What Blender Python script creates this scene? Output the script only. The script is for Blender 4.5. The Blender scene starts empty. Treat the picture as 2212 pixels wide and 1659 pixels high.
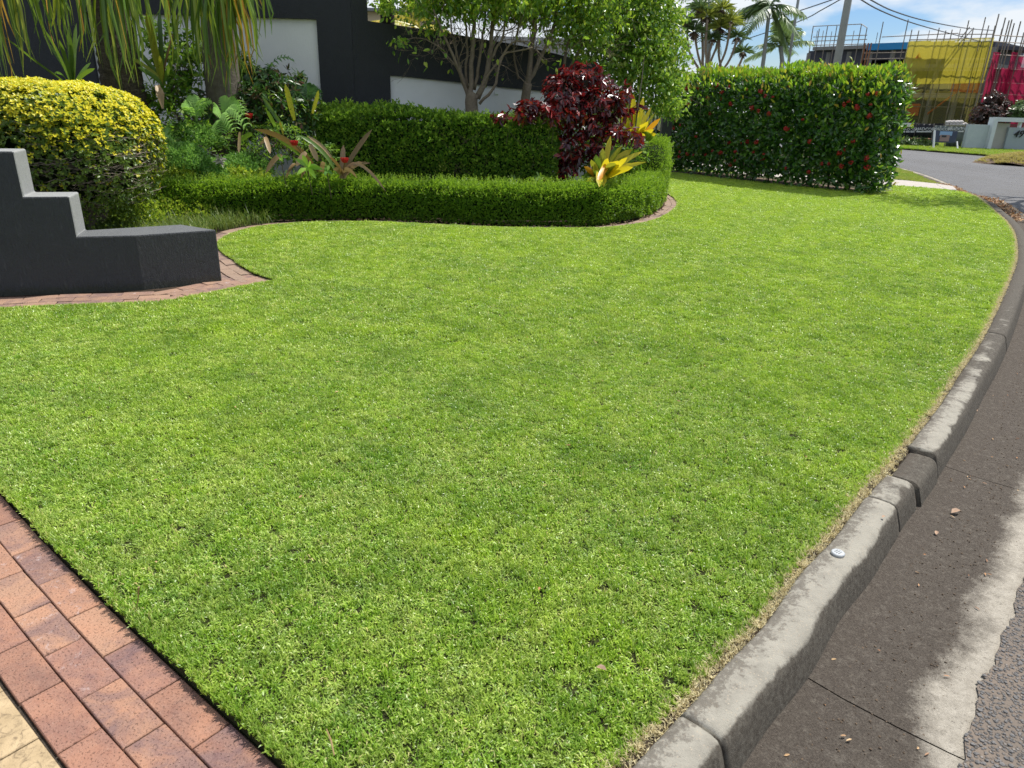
import bpy, math, random
import numpy as np
from mathutils import Vector, Matrix, noise
from mathutils.geometry import tessellate_polygon

rs = np.random.RandomState(7)
random.seed(7)
SC = bpy.context.scene
COL = SC.collection
R = math.radians

# ------------------------------------------------------------------ camera
PITCH, ROLL, EYE, FPX = 21.5, 1.8, 1.5, 1534.0
cam_d = bpy.data.cameras.new('camera')
cam = bpy.data.objects.new('camera', cam_d)
COL.objects.link(cam)
cam_d.sensor_width = 36.0
cam_d.lens = FPX / 2212.0 * 36.0
cam_d.clip_start = 0.05
cam_d.clip_end = 5000
cam.location = (0, 0, EYE)
cam.rotation_euler = (Matrix.Rotation(R(90 - PITCH), 3, 'X') @ Matrix.Rotation(R(ROLL), 3, 'Z')).to_euler()
cam_d.dof.use_dof = True
cam_d.dof.focus_distance = 4.6
cam_d.dof.aperture_fstop = 7.0
SC.camera = cam

# ------------------------------------------------------------------ light
SUN_DIR = Vector((0.82, 0.57, 0)).normalized()
ELEV = R(60)
SUNV = Vector((SUN_DIR.x * math.cos(ELEV), SUN_DIR.y * math.cos(ELEV), math.sin(ELEV)))
sd = bpy.data.lights.new('sun', 'SUN')
sd.energy = 5.0
sd.angle = R(0.55)
sd.color = (1.0, 0.96, 0.9)
sun = bpy.data.objects.new('sun', sd)
COL.objects.link(sun)
sun.location = (0, 0, 50)
sun.rotation_euler = SUNV.to_track_quat('Z', 'Y').to_euler()

W = bpy.data.worlds.new('World')
SC.world = W
W.use_nodes = True
nt = W.node_tree
nt.nodes.clear()
wo = nt.nodes.new('ShaderNodeOutputWorld')
bg = nt.nodes.new('ShaderNodeBackground')
sky = nt.nodes.new('ShaderNodeTexSky')
sky.sky_type = 'NISHITA'
sky.sun_disc = False
sky.sun_elevation = ELEV
sky.sun_rotation = math.atan2(SUN_DIR.x, SUN_DIR.y)
sky.air_density = 1.0
sky.dust_density = 0.6
bg.inputs['Strength'].default_value = 0.085
# clouds: noise on the view direction, laid out on a high sheet
tc = nt.nodes.new('ShaderNodeTexCoord')
sep = nt.nodes.new('ShaderNodeSeparateXYZ')
nt.links.new(tc.outputs['Generated'], sep.inputs[0])
mz = nt.nodes.new('ShaderNodeMath'); mz.operation = 'MULTIPLY_ADD'
mz.inputs[1].default_value = 0.8; mz.inputs[2].default_value = 0.35
ab = nt.nodes.new('ShaderNodeMath'); ab.operation = 'ABSOLUTE'
nt.links.new(sep.outputs['Z'], ab.inputs[0])
nt.links.new(ab.outputs[0], mz.inputs[0])
dv = nt.nodes.new('ShaderNodeVectorMath'); dv.operation = 'DIVIDE'
cmb = nt.nodes.new('ShaderNodeCombineXYZ')
for i in range(3):
    nt.links.new(mz.outputs[0], cmb.inputs[i])
nt.links.new(tc.outputs['Generated'], dv.inputs[0])
nt.links.new(cmb.outputs[0], dv.inputs[1])
mp = nt.nodes.new('ShaderNodeMapping')
mp.inputs['Scale'].default_value = (1, 1, 2.6)
mp.inputs['Location'].default_value = (3.2, 1.9, 0.35)
nt.links.new(dv.outputs[0], mp.inputs['Vector'])
cn = nt.nodes.new('ShaderNodeTexNoise')
cn.inputs['Scale'].default_value = 1.7
cn.inputs['Detail'].default_value = 9
cn.inputs['Roughness'].default_value = 0.55
nt.links.new(mp.outputs[0], cn.inputs['Vector'])
cr = nt.nodes.new('ShaderNodeValToRGB')
cr.color_ramp.elements[0].position = 0.41
cr.color_ramp.elements[0].color = (0, 0, 0, 1)
cr.color_ramp.elements[1].position = 0.53
cr.color_ramp.elements[1].color = (1, 1, 1, 1)
nt.links.new(cn.outputs[0], cr.inputs[0])
mx = nt.nodes.new('ShaderNodeMix'); mx.data_type = 'RGBA'
nt.links.new(cr.outputs[0], mx.inputs[0])
hsv = nt.nodes.new('ShaderNodeHueSaturation')
hsv.inputs['Saturation'].default_value = 1.25
hsv.inputs['Value'].default_value = 1.0
tn = nt.nodes.new('ShaderNodeMix'); tn.data_type = 'RGBA'; tn.blend_type = 'MULTIPLY'; tn.inputs[0].default_value = 1.0
tn.inputs[7].default_value = (.86, .95, 1.14, 1)
nt.links.new(sky.outputs[0], tn.inputs[6])
nt.links.new(tn.outputs[2], hsv.inputs['Color'])
nt.links.new(hsv.outputs[0], mx.inputs[6])
mx.inputs[7].default_value = (8.2, 8.7, 9.2, 1)
nt.links.new(mx.outputs[2], bg.inputs['Color'])
nt.links.new(bg.outputs[0], wo.inputs[0])

SC.view_settings.view_transform = 'Standard'
SC.view_settings.look = 'None'
SC.view_settings.exposure = 0.33
SC.view_settings.gamma = 1.0
SC.view_settings.use_curve_mapping = False
SC.render.engine = 'CYCLES'
SC.cycles.max_bounces = 6
SC.cycles.diffuse_bounces = 3
SC.cycles.transmission_bounces = 4
SC.cycles.transparent_max_bounces = 6
SC.cycles.use_denoising = True
SC.cycles.denoiser = 'OPENIMAGEDENOISE'
SC.cycles.denoising_input_passes = 'RGB_ALBEDO_NORMAL'
SC.cycles.denoising_prefilter = 'NONE'
SC.cycles.sample_clamp_indirect = 4
SC.cycles.sample_clamp_direct = 12
SC.cycles.caustics_reflective = False
SC.cycles.caustics_refractive = False

# ------------------------------------------------------------------ survey helpers
# read a sight line of the surveyed photograph and return the world point it meets
cR, sR = math.cos(R(ROLL)), math.sin(R(ROLL))
cP, sP = math.cos(R(PITCH)), math.sin(R(PITCH))
def ray(x, y):
    u, v = x - 1106, y - 829.5
    u2, v2 = cR * u + sR * v, -sR * u + cR * v
    return (u2, FPX * cP - v2 * sP, -(FPX * sP + v2 * cP))
def G(x, y, z=0.0):
    d = ray(x, y); t = (z - EYE) / d[2]
    return (d[0] * t, d[1] * t, z)
def V(x, y, Y):
    d = ray(x, y); t = Y / d[1]
    return (d[0] * t, Y, EYE + d[2] * t)
def VV(x, y, Y):
    return Vector(V(x, y, Y))
HOR = lambda x: 225 + 0.0314 * (x - 1106)

# ------------------------------------------------------------------ object helpers
def link(o, parent=None):
    COL.objects.link(o)
    if parent is not None:
        o.parent = parent
    return o
def tag(o, label=None, cat=None, group=None, kind=None):
    if label: o['label'] = label
    if cat: o['category'] = cat
    if group: o['group'] = group
    if kind: o['kind'] = kind
    return o
def thing(name, label, cat, loc=(0, 0, 0), group=None, rot=0.0):
    o = bpy.data.objects.new(name, None)
    o.empty_display_size = 0.1
    o.location = loc; o.rotation_euler = (0, 0, rot)
    COL.objects.link(o)
    return tag(o, label, cat, group)
def inv(parent, P):
    """world points -> the parent's local space (parents are unparented empties or meshes)"""
    if parent is None: return P
    m = parent.matrix_basis.inverted()
    top = parent.parent
    if top is not None: m = m @ top.matrix_basis.inverted()
    A = np.array(m)
    return P @ A[:3, :3].T + A[:3, 3]
def npmesh(name, P, faces, mat, parent=None, smooth=False, rnd=None, uv=None, world=True):
    """faces: list of tuples or an (n,k) int array"""
    P = np.asarray(P, dtype=np.float64)
    if world and parent is not None: P = inv(parent, P)
    me = bpy.data.meshes.new(name)
    me.vertices.add(len(P))
    me.vertices.foreach_set('co', P.astype(np.float32).ravel())
    if isinstance(faces, np.ndarray):
        n, k = faces.shape
        me.loops.add(n * k)
        me.loops.foreach_set('vertex_index', faces.astype(np.int32).ravel())
        me.polygons.add(n)
        me.polygons.foreach_set('loop_start', np.arange(0, n * k, k, dtype=np.int32))
        me.polygons.foreach_set('loop_total', np.full(n, k, dtype=np.int32))
    else:
        tot = sum(len(f) for f in faces)
        me.loops.add(tot)
        me.loops.foreach_set('vertex_index', np.array([i for f in faces for i in f], dtype=np.int32))
        me.polygons.add(len(faces))
        ls = np.cumsum([0] + [len(f) for f in faces[:-1]]).astype(np.int32)
        me.polygons.foreach_set('loop_start', ls)
        me.polygons.foreach_set('loop_total', np.array([len(f) for f in faces], dtype=np.int32))
    me.update(calc_edges=True)
    me.validate()
    if smooth: me.shade_smooth()
    else: me.shade_flat()
    if rnd is not None:
        a = me.attributes.new('rnd', 'FLOAT', 'POINT')
        a.data.foreach_set('value', np.asarray(rnd, dtype=np.float32))
    if uv is not None:
        l = me.uv_layers.new(name='UVMap')
        vi = np.empty(len(me.loops), dtype=np.int32)
        me.loops.foreach_get('vertex_index', vi)
        l.data.foreach_set('uv', np.asarray(uv, dtype=np.float32)[vi].ravel())
    for m in (mat if isinstance(mat, (list, tuple)) else [mat]):
        me.materials.append(m)
    return link(bpy.data.objects.new(name, me), parent)

def fixn(o):
    import bmesh
    bm = bmesh.new(); bm.from_mesh(o.data); bmesh.ops.recalc_face_normals(bm, faces=bm.faces); bm.to_mesh(o.data); bm.free(); return o
def catmull(pts, step):
    """smooth resample of a polyline (n,d)"""
    P = np.array(pts, dtype=float)
    out = []
    for i in range(len(P) - 1):
        p0 = P[max(i - 1, 0)]; p1 = P[i]; p2 = P[i + 1]; p3 = P[min(i + 2, len(P) - 1)]
        for t in np.linspace(0, 1, 8, endpoint=False):
            out.append(0.5 * ((2 * p1) + (-p0 + p2) * t + (2 * p0 - 5 * p1 + 4 * p2 - p3) * t * t + (-p0 + 3 * p1 - 3 * p2 + p3) * t ** 3))
    out.append(P[-1]); out = np.array(out)
    s = np.r_[0, np.cumsum(np.linalg.norm(np.diff(out, axis=0), axis=1))]
    n = max(2, int(round(s[-1] / step)) + 1)
    q = np.linspace(0, s[-1], n)
    return np.stack([np.interp(q, s, out[:, k]) for k in range(P.shape[1])], 1)
def rnormals(P):
    T = np.gradient(P[:, :2], axis=0); T /= np.linalg.norm(T, axis=1)[:, None]
    return T, np.stack([T[:, 1], -T[:, 0]], 1)
def grid_faces(n, m, closed=False):
    i = np.arange(n - 1)[:, None]; j = np.arange(m if closed else m - 1)[None, :]
    j2 = (j + 1) % m
    a = i * m + j; b = i * m + j2
    return np.stack([a, b, b + m, a + m], -1).reshape(-1, 4)
def sweep(name, path, prof, mat, parent=None, jit=0.0, jscale=8.0, smooth=True, closed=False, caps=False, Nov=None):
    """prof: (offset to the right, z) pairs"""
    P = np.asarray(path)[:, :2]; T, Nn = rnormals(P)
    if Nov is not None: Nn = Nov
    prof = np.array(prof, dtype=float)
    n, m = len(P), len(prof)
    X = P[:, None, :] + Nn[:, None, :] * prof[None, :, 0:1]
    Z = np.broadcast_to(prof[None, :, 1], (n, m))
    Q = np.concatenate([X, Z[..., None]], -1).reshape(-1, 3).copy()
    if jit:
        for k in range(len(Q)):
            v = noise.noise_vector(Vector(Q[k]) * jscale) + 0.5 * noise.noise_vector(Vector(Q[k]) * jscale * 3.1)
            Q[k] += np.array(v) * jit
    s = np.r_[0, np.cumsum(np.linalg.norm(np.diff(P, axis=0), axis=1))]
    uv = np.stack([np.repeat(s, m), np.tile(np.r_[0, np.cumsum(np.linalg.norm(np.diff(prof, axis=0), axis=1))], n)], 1)
    F = grid_faces(n, m, closed)
    if caps:
        F = [tuple(f) for f in F] + [tuple(range(m))[::-1], tuple((n - 1) * m + k for k in range(m))]
    o = npmesh(name, Q, F, mat, parent, smooth=smooth, uv=uv)
    return fixn(o) if closed and caps else o
def polygon(name, pts, z, mat, parent=None, skirt=0.0):
    P = [Vector((p[0], p[1], z)) for p in pts]
    tris = tessellate_polygon([P])
    F = [tuple(t) for t in tris]
    Q = [tuple(p) for p in P]
    # face up
    F = [f if ((P[f[1]] - P[f[0]]).cross(P[f[2]] - P[f[0]])).z > 0 else f[::-1] for f in F]
    if skirt:
        n = len(P)
        Q += [(p.x, p.y, z - skirt) for p in P]
        F += [(i, i + n, (i + 1) % n + n, (i + 1) % n) for i in range(n)]
    return npmesh(name, Q, F, mat, parent)
def inpoly(px, py, poly):
    poly = np.asarray(poly)[:, :2]; c = np.zeros(len(px), bool)
    j = len(poly) - 1
    for i in range(len(poly)):
        xi, yi = poly[i]; xj, yj = poly[j]
        if yi != yj:
            m = ((yi > py) != (yj > py)) & (px < (xj - xi) * (py - yi) / (yj - yi) + xi)
            c ^= m
        j = i
    return c
def edge_dist(px, py, poly):
    d = np.full(len(px), 1e9); poly = np.asarray(poly)[:, :2]
    for i in range(len(poly)):
        a = poly[i]; b = poly[(i + 1) % len(poly)]
        ab_ = b - a; L = (ab_ ** 2).sum()
        if L < 1e-12: continue
        t = np.clip(((px - a[0]) * ab_[0] + (py - a[1]) * ab_[1]) / L, 0, 1)
        d = np.minimum(d, np.hypot(px - a[0] - t * ab_[0], py - a[1] - t * ab_[1]))
    return d

class TB:
    """collects tapered tubes, boxes and ribbons into one mesh"""
    def __init__(s): s.P = []; s.F = []; s.r = []; s.n = 0
    def add(s, P, F, r=0.5):
        P = np.asarray(P, float); s.P.append(P); s.F += [tuple(int(i) + s.n for i in f) for f in F]
        s.r.append(np.full(len(P), r) if np.isscalar(r) else np.asarray(r)); s.n += len(P)
    def tube(s, pts, rad, k=6, r=0.5, cap=True):
        pts = [Vector(p) for p in pts]
        n = len(pts)
        rad = [rad] * n if np.isscalar(rad) else rad
        ref = Vector((0.31, 0.17, 0.93)); P = []
        prev = None
        for i, p in enumerate(pts):
            t = (pts[min(i + 1, n - 1)] - pts[max(i - 1, 0)]).normalized()
            if prev is None:
                a = t.cross(ref if abs(t.dot(ref)) < .95 else Vector((1, 0, 0))).normalized()
            else:
                a = (prev - t * prev.dot(t)).normalized()
            prev = a; b = t.cross(a)
            for j in range(k):
                an = 2 * math.pi * j / k
                P.append(p + (a * math.cos(an) + b * math.sin(an)) * rad[i])
        F = [tuple(f) for f in grid_faces(n, k, True)]
        if cap: F += [tuple(range(k))[::-1], tuple((n - 1) * k + j for j in range(k))]
        s.add([tuple(p) for p in P], F, r)
    def box(s, c, size, ax=None, r=0.5):
        """ax: 3 axis vectors"""
        ax = ax or (Vector((1, 0, 0)), Vector((0, 1, 0)), Vector((0, 0, 1)))
        c = Vector(c); P = []
        for z in (-1, 1):
            for y in (-1, 1):
                for x in (-1, 1):
                    P.append(tuple(c + ax[0] * x * size[0] / 2 + ax[1] * y * size[1] / 2 + ax[2] * z * size[2] / 2))
        s.add(P, [(0, 2, 3, 1), (4, 5, 7, 6), (0, 1, 5, 4), (2, 6, 7, 3), (0, 4, 6, 2), (1, 3, 7, 5)], r)
    def ribbon(s, pts, wid, side, fold=0.2, r=0.5):
        """a channelled strap: three verts across"""
        pts = [Vector(p) for p in pts]; n = len(pts); side = Vector(side).normalized(); P = []
        for i, p in enumerate(pts):
            t = (pts[min(i + 1, n - 1)] - pts[max(i - 1, 0)]).normalized()
            sd_ = (side - t * side.dot(t)).normalized(); nn = t.cross(sd_)
            if nn.z < 0: nn = -nn
            w = wid[i]
            P += [p - sd_ * w + nn * w * fold, p, p + sd_ * w + nn * w * fold]
        F = [tuple(f) for f in grid_faces(n, 3)]
        s.add([tuple(p) for p in P], F, r)
    def build(s, name, mat, parent=None, smooth=False):
        return npmesh(name, np.concatenate(s.P), s.F, mat, parent, smooth=smooth, rnd=np.concatenate(s.r))

def unit(A): return A / np.maximum(np.linalg.norm(A, axis=1), 1e-9)[:, None]
def leaf_arrays(P, A, Nn, L, Wd, fold=0.25, droop=0.0, kind='oval'):
    n = len(P); A = unit(A); S = unit(np.cross(A, Nn)); Nn = np.cross(S, A)
    L = np.broadcast_to(L, n)[:, None]; Wd = np.broadcast_to(Wd, n)[:, None]
    dz = np.array([[0, 0, -1.0]]) * droop
    if kind == 'diamond':
        Vx = np.stack([P, P + A * L * .5 + S * Wd * .5 + Nn * Wd * fold, P + A * L + dz * L, P + A * L * .5 - S * Wd * .5 + Nn * Wd * fold], 1)
        F = np.array([[0, 1, 2], [0, 2, 3]])
    else:
        Vx = np.stack([P,
                       P + A * L * .3 + S * Wd * .48 + Nn * Wd * fold + dz * L * .1,
                       P + A * L * .7 + S * Wd * .4 + Nn * Wd * fold + dz * L * .5,
                       P + A * L + dz * L,
                       P + A * L * .7 - S * Wd * .4 + Nn * Wd * fold + dz * L * .5,
                       P + A * L * .3 - S * Wd * .48 + Nn * Wd * fold + dz * L * .1], 1)
        F = np.array([[0, 1, 2, 3], [0, 3, 4, 5]])
    k = Vx.shape[1]
    FF = (np.arange(n)[:, None, None] * k + F[None]).reshape(-1, F.shape[1])
    return Vx.reshape(-1, 3), FF, k
def leaves(name, P, A, Nn, L, Wd, mat, parent=None, rnd=None, **kw):
    Vx, FF, k = leaf_arrays(np.asarray(P), A, Nn, L, Wd, **kw)
    if rnd is None: rnd = rs.rand(len(P))
    return npmesh(name, Vx, FF, mat, parent, rnd=np.repeat(rnd, k))
def rdir(n):
    v = rs.normal(size=(n, 3)); return unit(v)

# ------------------------------------------------------------------ materials
def newmat(name):
    m = bpy.data.materials.new(name); m.use_nodes = True
    m.node_tree.nodes.clear(); return m, m.node_tree
class NB:
    def __init__(s, nt_): s.t = nt_
    def n(s, typ, **kw):
        x = s.t.nodes.new('ShaderNode' + typ)
        for k, v in kw.items():
            if k[0] == '_': setattr(x, k[1:], v)
        for k, v in kw.items():
            if k[0] != '_':
                key = {'Fac0': 0}.get(k, k.replace('__', ' '))
                if isinstance(v, bpy.types.NodeSocket): s.t.links.new(v, x.inputs[key])
                else: x.inputs[key].default_value = v
        return x
    def l(s, a, b): s.t.links.new(a, b)
    def ramp(s, fac, stops, interp='LINEAR'):
        x = s.t.nodes.new('ShaderNodeValToRGB'); x.color_ramp.interpolation = interp
        e = x.color_ramp.elements
        while len(e) < len(stops): e.new(0.5)
        for i, (p, c) in enumerate(stops):
            e[i].position = p; e[i].color = (c[0], c[1], c[2], 1) if not np.isscalar(c) else (c, c, c, 1)
        s.l(fac, x.inputs[0]); return x.outputs[0]
    def mix(s, fac, a, b, blend='MIX'):
        x = s.t.nodes.new('ShaderNodeMix'); x.data_type = 'RGBA'; x.blend_type = blend
        for v, k in ((fac, 0), (a, 6), (b, 7)):
            if isinstance(v, bpy.types.NodeSocket): s.l(v, x.inputs[k])
            elif k == 0: x.inputs[0].default_value = v
            else: x.inputs[k].default_value = (v[0], v[1], v[2], 1)
        return x.outputs[2]
    def math(s, op, a, b=0.0, c=None, clamp=False):
        x = s.t.nodes.new('ShaderNodeMath'); x.operation = op; x.use_clamp = clamp
        for i, v in enumerate((a, b) if c is None else (a, b, c)):
            if isinstance(v, bpy.types.NodeSocket): s.l(v, x.inputs[i])
            else: x.inputs[i].default_value = v
        return x.outputs[0]
    def noise(s, vec, scale, detail=4, rough=0.55, dist=0.0):
        x = s.n('TexNoise'); x.inputs['Scale'].default_value = scale; x.inputs['Detail'].default_value = detail
        x.inputs['Roughness'].default_value = rough; x.inputs['Distortion'].default_value = dist
        if vec is not None: s.l(vec, x.inputs['Vector'])
        return x.outputs[0]
    def pos(s): return s.n('NewGeometry').outputs['Position']
    def obj(s): return s.n('TexCoord').outputs['Object']
    def scaled(s, vec, sc):
        x = s.n('Mapping'); x.inputs['Scale'].default_value = sc; s.l(vec, x.inputs['Vector']); return x.outputs[0]
    def attr(s, name='rnd'):
        x = s.n('Attribute'); x.attribute_name = name; return x.outputs['Fac']
    def bump(s, h, strength, dist):
        x = s.n('Bump'); x.inputs['Strength'].default_value = strength; x.inputs['Distance'].default_value = dist
        s.l(h, x.inputs['Height']); return x.outputs[0]
    def out(s, col, rough=0.7, normal=None, spec=0.4, trans=None, tfac=0.0, metal=0.0, sheen=0.0):
        p = s.n('BsdfPrincipled')
        for k, v in (('Base Color', col), ('Roughness', rough), ('Specular IOR Level', spec), ('Metallic', metal)):
            if isinstance(v, bpy.types.NodeSocket): s.l(v, p.inputs[k])
            elif k == 'Base Color': p.inputs[k].default_value = (v[0], v[1], v[2], 1)
            else: p.inputs[k].default_value = v
        if normal is not None: s.l(normal, p.inputs['Normal'])
        o = s.n('OutputMaterial'); sh = p.outputs[0]
        if trans is not None:
            t = s.n('BsdfTranslucent')
            if isinstance(trans, bpy.types.NodeSocket): s.l(trans, t.inputs[0])
            else: t.inputs[0].default_value = (*trans, 1)
            mxs = s.n('MixShader')
            if isinstance(tfac, bpy.types.NodeSocket): s.l(tfac, mxs.inputs[0])
            else: mxs.inputs[0].default_value = tfac
            s.l(sh, mxs.inputs[1]); s.l(t.outputs[0], mxs.inputs[2]); sh = mxs.outputs[0]
        s.l(sh, o.inputs[0])
def leafmat(name, cols, tcol, tfac=0.4, rough=0.42, spec=0.5, patch=None, pscale=1.2):
    """cols: ramp over the per-leaf random number; tcol: light passing through"""
    m, t = newmat(name); b = NB(t)
    r = b.attr()
    c = b.ramp(r, [(i / max(1, len(cols) - 1), k) for i, k in enumerate(cols)])
    if patch:
        f = b.ramp(b.noise(b.pos(), pscale, 3), [(0.4, 0), (0.62, 1)])
        c = b.mix(b.math('MULTIPLY', f, 0.6), c, patch)
    tc_ = b.mix(0.55, c, tcol)
    b.out(c, rough, None, spec, tc_, tfac)
    return m
def flat(name, col, rough=0.6, spec=0.4, nscale=20, amt=0.25, bump=0.0, metal=0.0):
    m, t = newmat(name); b = NB(t)
    f = b.noise(b.pos(), nscale, 5)
    c = b.mix(f, [x * (1 - amt) for x in col], [min(1, x * (1 + amt)) for x in col])
    nrm = b.bump(b.noise(b.pos(), nscale * 3, 4), 0.5, bump) if bump else None
    b.out(c, rough, nrm, spec, metal=metal)
    return m
# ------------------------------------------------------------------ ground materials
def m_soil(name, c1, c2, sc=25):
    m, t = newmat(name); b = NB(t); p = b.pos()
    c = b.ramp(b.noise(p, sc, 8, .7), [(.35, c1), (.65, c2)])
    b.out(c, .95, b.bump(b.noise(p, sc * 3, 6, .7), 1.0, .01), .15)
    return m
M_soil = m_soil('garden_soil', (.018, .012, .008), (.07, .05, .035))
M_turfsoil = m_soil('turf_soil', (.02, .022, .008), (.05, .055, .018), 60)
M_sand = m_soil('joint_sand', (.035, .028, .02), (.12, .1, .08), 90)
M_dirt = m_soil('bare_dirt', (.10, .07, .05), (.22, .16, .11), 12)

def m_farground():
    m, t = newmat('far_ground'); b = NB(t); p = b.pos()
    c = b.ramp(b.noise(p, .4, 8, .7), [(.3, (.05, .08, .02)), (.7, (.12, .14, .05))])
    b.out(c, .95, b.bump(b.noise(p, 30, 4), 1, .03), .1); return m
npmesh('ground', [(-900, -60, -.32), (900, -60, -.32), (900, 1500, -.32), (-900, 1500, -.32)], [(0, 1, 2, 3)], m_farground())['kind'] = 'structure'

# ------------------------------------------------------------------ the surveyed outlines
LAWN_K = [G(*p)[:2] for p in [(1325, 1649), (1433, 1537), (1485, 1485), (1549.5, 1412.7), (1637.7, 1324), (1710, 1224), (1783, 1150), (1861, 1052), (1917, 991), (1972, 924), (2020, 863), (2061, 802), (2097, 752), (2133, 691), (2165, 625), (2190, 564), (2192, 530), (2187, 500), (2170, 474), (2147, 454), (2126, 435), (2093, 416), (2048, 408)]]
KERB = catmull([(-.42, .45), (-.05, .93)] + LAWN_K + [(10.15, 17.9), (10.6, 19.2), (11.5, 21.9), (12.3, 25.2), (12.7, 30), (12.4, 36), (11.5, 43)], .03)
PAV = catmull([(-4.6, 4.55), (-3.3, 3.55), (-2.07, 2.515), (-1.265, 1.85), (-.485, 1.245), (.3, .66)], .02)
PATHF = catmull([(-5.2, 4.72), (-4.4, 4.9), (-3.81, 5.07), (-3.55, 5.16), (-3.27, 5.24), (-2.98, 5.32), (-2.76, 5.40), (-2.60, 5.57), (-2.42, 5.84), (-2.22, 6.10), (-2.12, 6.21)], .03)
BED = catmull([(-2.12, 6.21), (-2.43, 6.49), (-2.86, 7.07), (-3.17, 7.54), (-3.32, 7.92), (-3.37, 8.39), (-3.27, 8.87), (-3.03, 9.2), (-2.61, 9.47), (-1.92, 9.62), (-1.13, 9.56), (-.14, 9.50), (.94, 9.66), (1.32, 9.85), (1.79, 10.28), (2.17, 10.9), (2.51, 11.75), (2.73, 12.44), (2.85, 13.06), (2.90, 13.7), (2.86, 14.5), (2.6, 15.4), (2.2, 16.6)], .03)
def upto(path, y): return [tuple(p) for p in path if p[1] <= y]
kerb_lawn = [tuple(p) for p in KERB[::3] if p[1] < 16.74 and p[1] > .9]
LAWN = kerb_lawn + [(9.7, 16.76), (9.08, 17.2), (8.35, 17.5), (7.6, 17.9), (6.9, 18.4), (5.6, 19.8), (4.6, 21.2), (2.2, 21.6)] + [tuple(p) for p in BED[::-3]] + [tuple(p) for p in PATHF[::-3]] + [(-5.4, 4.62), (-5.2, 4.6)] + [tuple(p) for p in PAV[::3] if p[1] > .9]

lawn = polygon('lawn', LAWN, -.024, M_turfsoil, skirt=.1)
lawn['kind'] = 'structure'

# ------------------------------------------------------------------ grass
def grassmat(name, straw=False):
    m, t = newmat(name); b = NB(t); r = b.attr(); p = b.pos()
    if straw:
        c = b.ramp(r, [(0, (.32, .25, .11)), (.5, (.62, .53, .29)), (1, (.78, .7, .44))])
        b.out(c, .8, None, .2, c, .3); return m
    c = b.ramp(r, [(0, (.03, .085, .008)), (.25, (.09, .21, .012)), (.5, (.235, .41, .03)), (.82, (.43, .58, .11)), (.94, (.60, .66, .25)), (1, (.64, .52, .24))])
    big = b.ramp(b.noise(p, .8, 4, .6), [(.38, 0), (.62, 1)])
    mid = b.ramp(b.noise(p, 4.5, 3, .6), [(.4, 0), (.66, 1)])
    sx = b.n('SeparateXYZ'); b.l(p, sx.inputs[0])
    fy = b.math('MULTIPLY_ADD', sx.outputs['Y'], .09, -.3, clamp=True)
    c = b.mix(b.math('MULTIPLY', b.math('ADD', big, fy), .42), c, (.50, .66, .04))
    c = b.mix(b.math('MULTIPLY', mid, .42), c, (.60, .64, .19))
    st_ = b.math('SINE', b.math('ADD', b.math('MULTIPLY', sx.outputs['X'], 9.4), b.math('ADD', b.math('MULTIPLY', sx.outputs['Y'], -4.9), b.math('MULTIPLY', b.noise(p, 1.1, 2), 3.0))))
    c = b.mix(b.math('MULTIPLY', b.ramp(st_, [(.35, 0), (.65, 1)]), b.math('MULTIPLY', fy, .30)), c, (.56, .66, .06))
    oi = b.n('ObjectInfo')
    c = b.mix(b.math('MULTIPLY', b.ramp(oi.outputs['Random'], [(.5, 0), (1, 1)]), .55), c, (.08, .24, .02))
    dk = b.ramp(b.noise(p, 9, 4, .7), [(.5, 0), (.7, 1)])
    c = b.mix(b.math('MULTIPLY', dk, .5), c, (.06, .17, .012))
    dk2 = b.ramp(b.noise(p, 1.9, 5, .65), [(.48, 0), (.64, 1)])
    c = b.mix(b.math('MULTIPLY', dk2, b.math('MULTIPLY_ADD', fy, -.42, .45)), c, (.07, .20, .012))
    b.out(c, .38, None, .45, b.mix(.4, c, (.62, .9, .05)), .30)
    return m
M_grass = grassmat('grass_blades'); M_straw = grassmat('straw_blades', True)

TUFTS = bpy.data.collections.new('tuft_library')      # not linked: only read by the scatter
def tuft(nb, rad, l0, l1, w, mat, lean=1.0, seed=0):
    q = np.random.RandomState(seed)
    P = []; F = []; r = []
    for i in range(nb):
        a = q.rand() * 2 * math.pi; rr = rad * math.sqrt(q.rand())
        x, y = rr * math.cos(a), rr * math.sin(a)
        d = q.rand() * 2 * math.pi; le = l0 + (l1 - l0) * q.rand()
        ln = min(1.35, max(.12, q.normal(.85, .35))) * lean
        dx, dy = math.cos(d), math.sin(d)
        sx, sy = -dy, dx
        # twist the blade about its own axis
        tw = q.normal(0, .5); sz = math.sin(tw); sx *= math.cos(tw); sy *= math.cos(tw)
        h1 = le * .5 * math.cos(ln * .6); o1 = le * .5 * math.sin(ln * .6)
        h2 = h1 + le * .5 * math.cos(ln * 1.2); o2 = o1 + le * .5 * math.sin(ln * 1.2)
        ww = w * (.6 + .8 * q.rand()) * .5
        b0 = len(P)
        P += [(x - sx * ww, y - sy * ww, -sz * ww), (x + sx * ww, y + sy * ww, sz * ww),
              (x + dx * o1 + sx * ww, y + dy * o1 + sy * ww, h1 + sz * ww), (x + dx * o1 - sx * ww, y + dy * o1 - sy * ww, h1 - sz * ww),
              (x + dx * o2, y + dy * o2, h2)]
        F += [(b0, b0 + 1, b0 + 2, b0 + 3), (b0 + 3, b0 + 2, b0 + 4)]
        r += [min(1, max(0, .62 * (le - l0) / (l1 - l0) + .5 * q.rand() - .04))] * 5  # shorter blades darker: older growth, plus shade of the gaps put into colour
    me = bpy.data.meshes.new('tuft'); me.from_pydata(P, [], F)
    at = me.attributes.new('rnd', 'FLOAT', 'POINT'); at.data.foreach_set('value', r)
    me.materials.append(mat)
    return bpy.data.objects.new('tuft', me)
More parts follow.
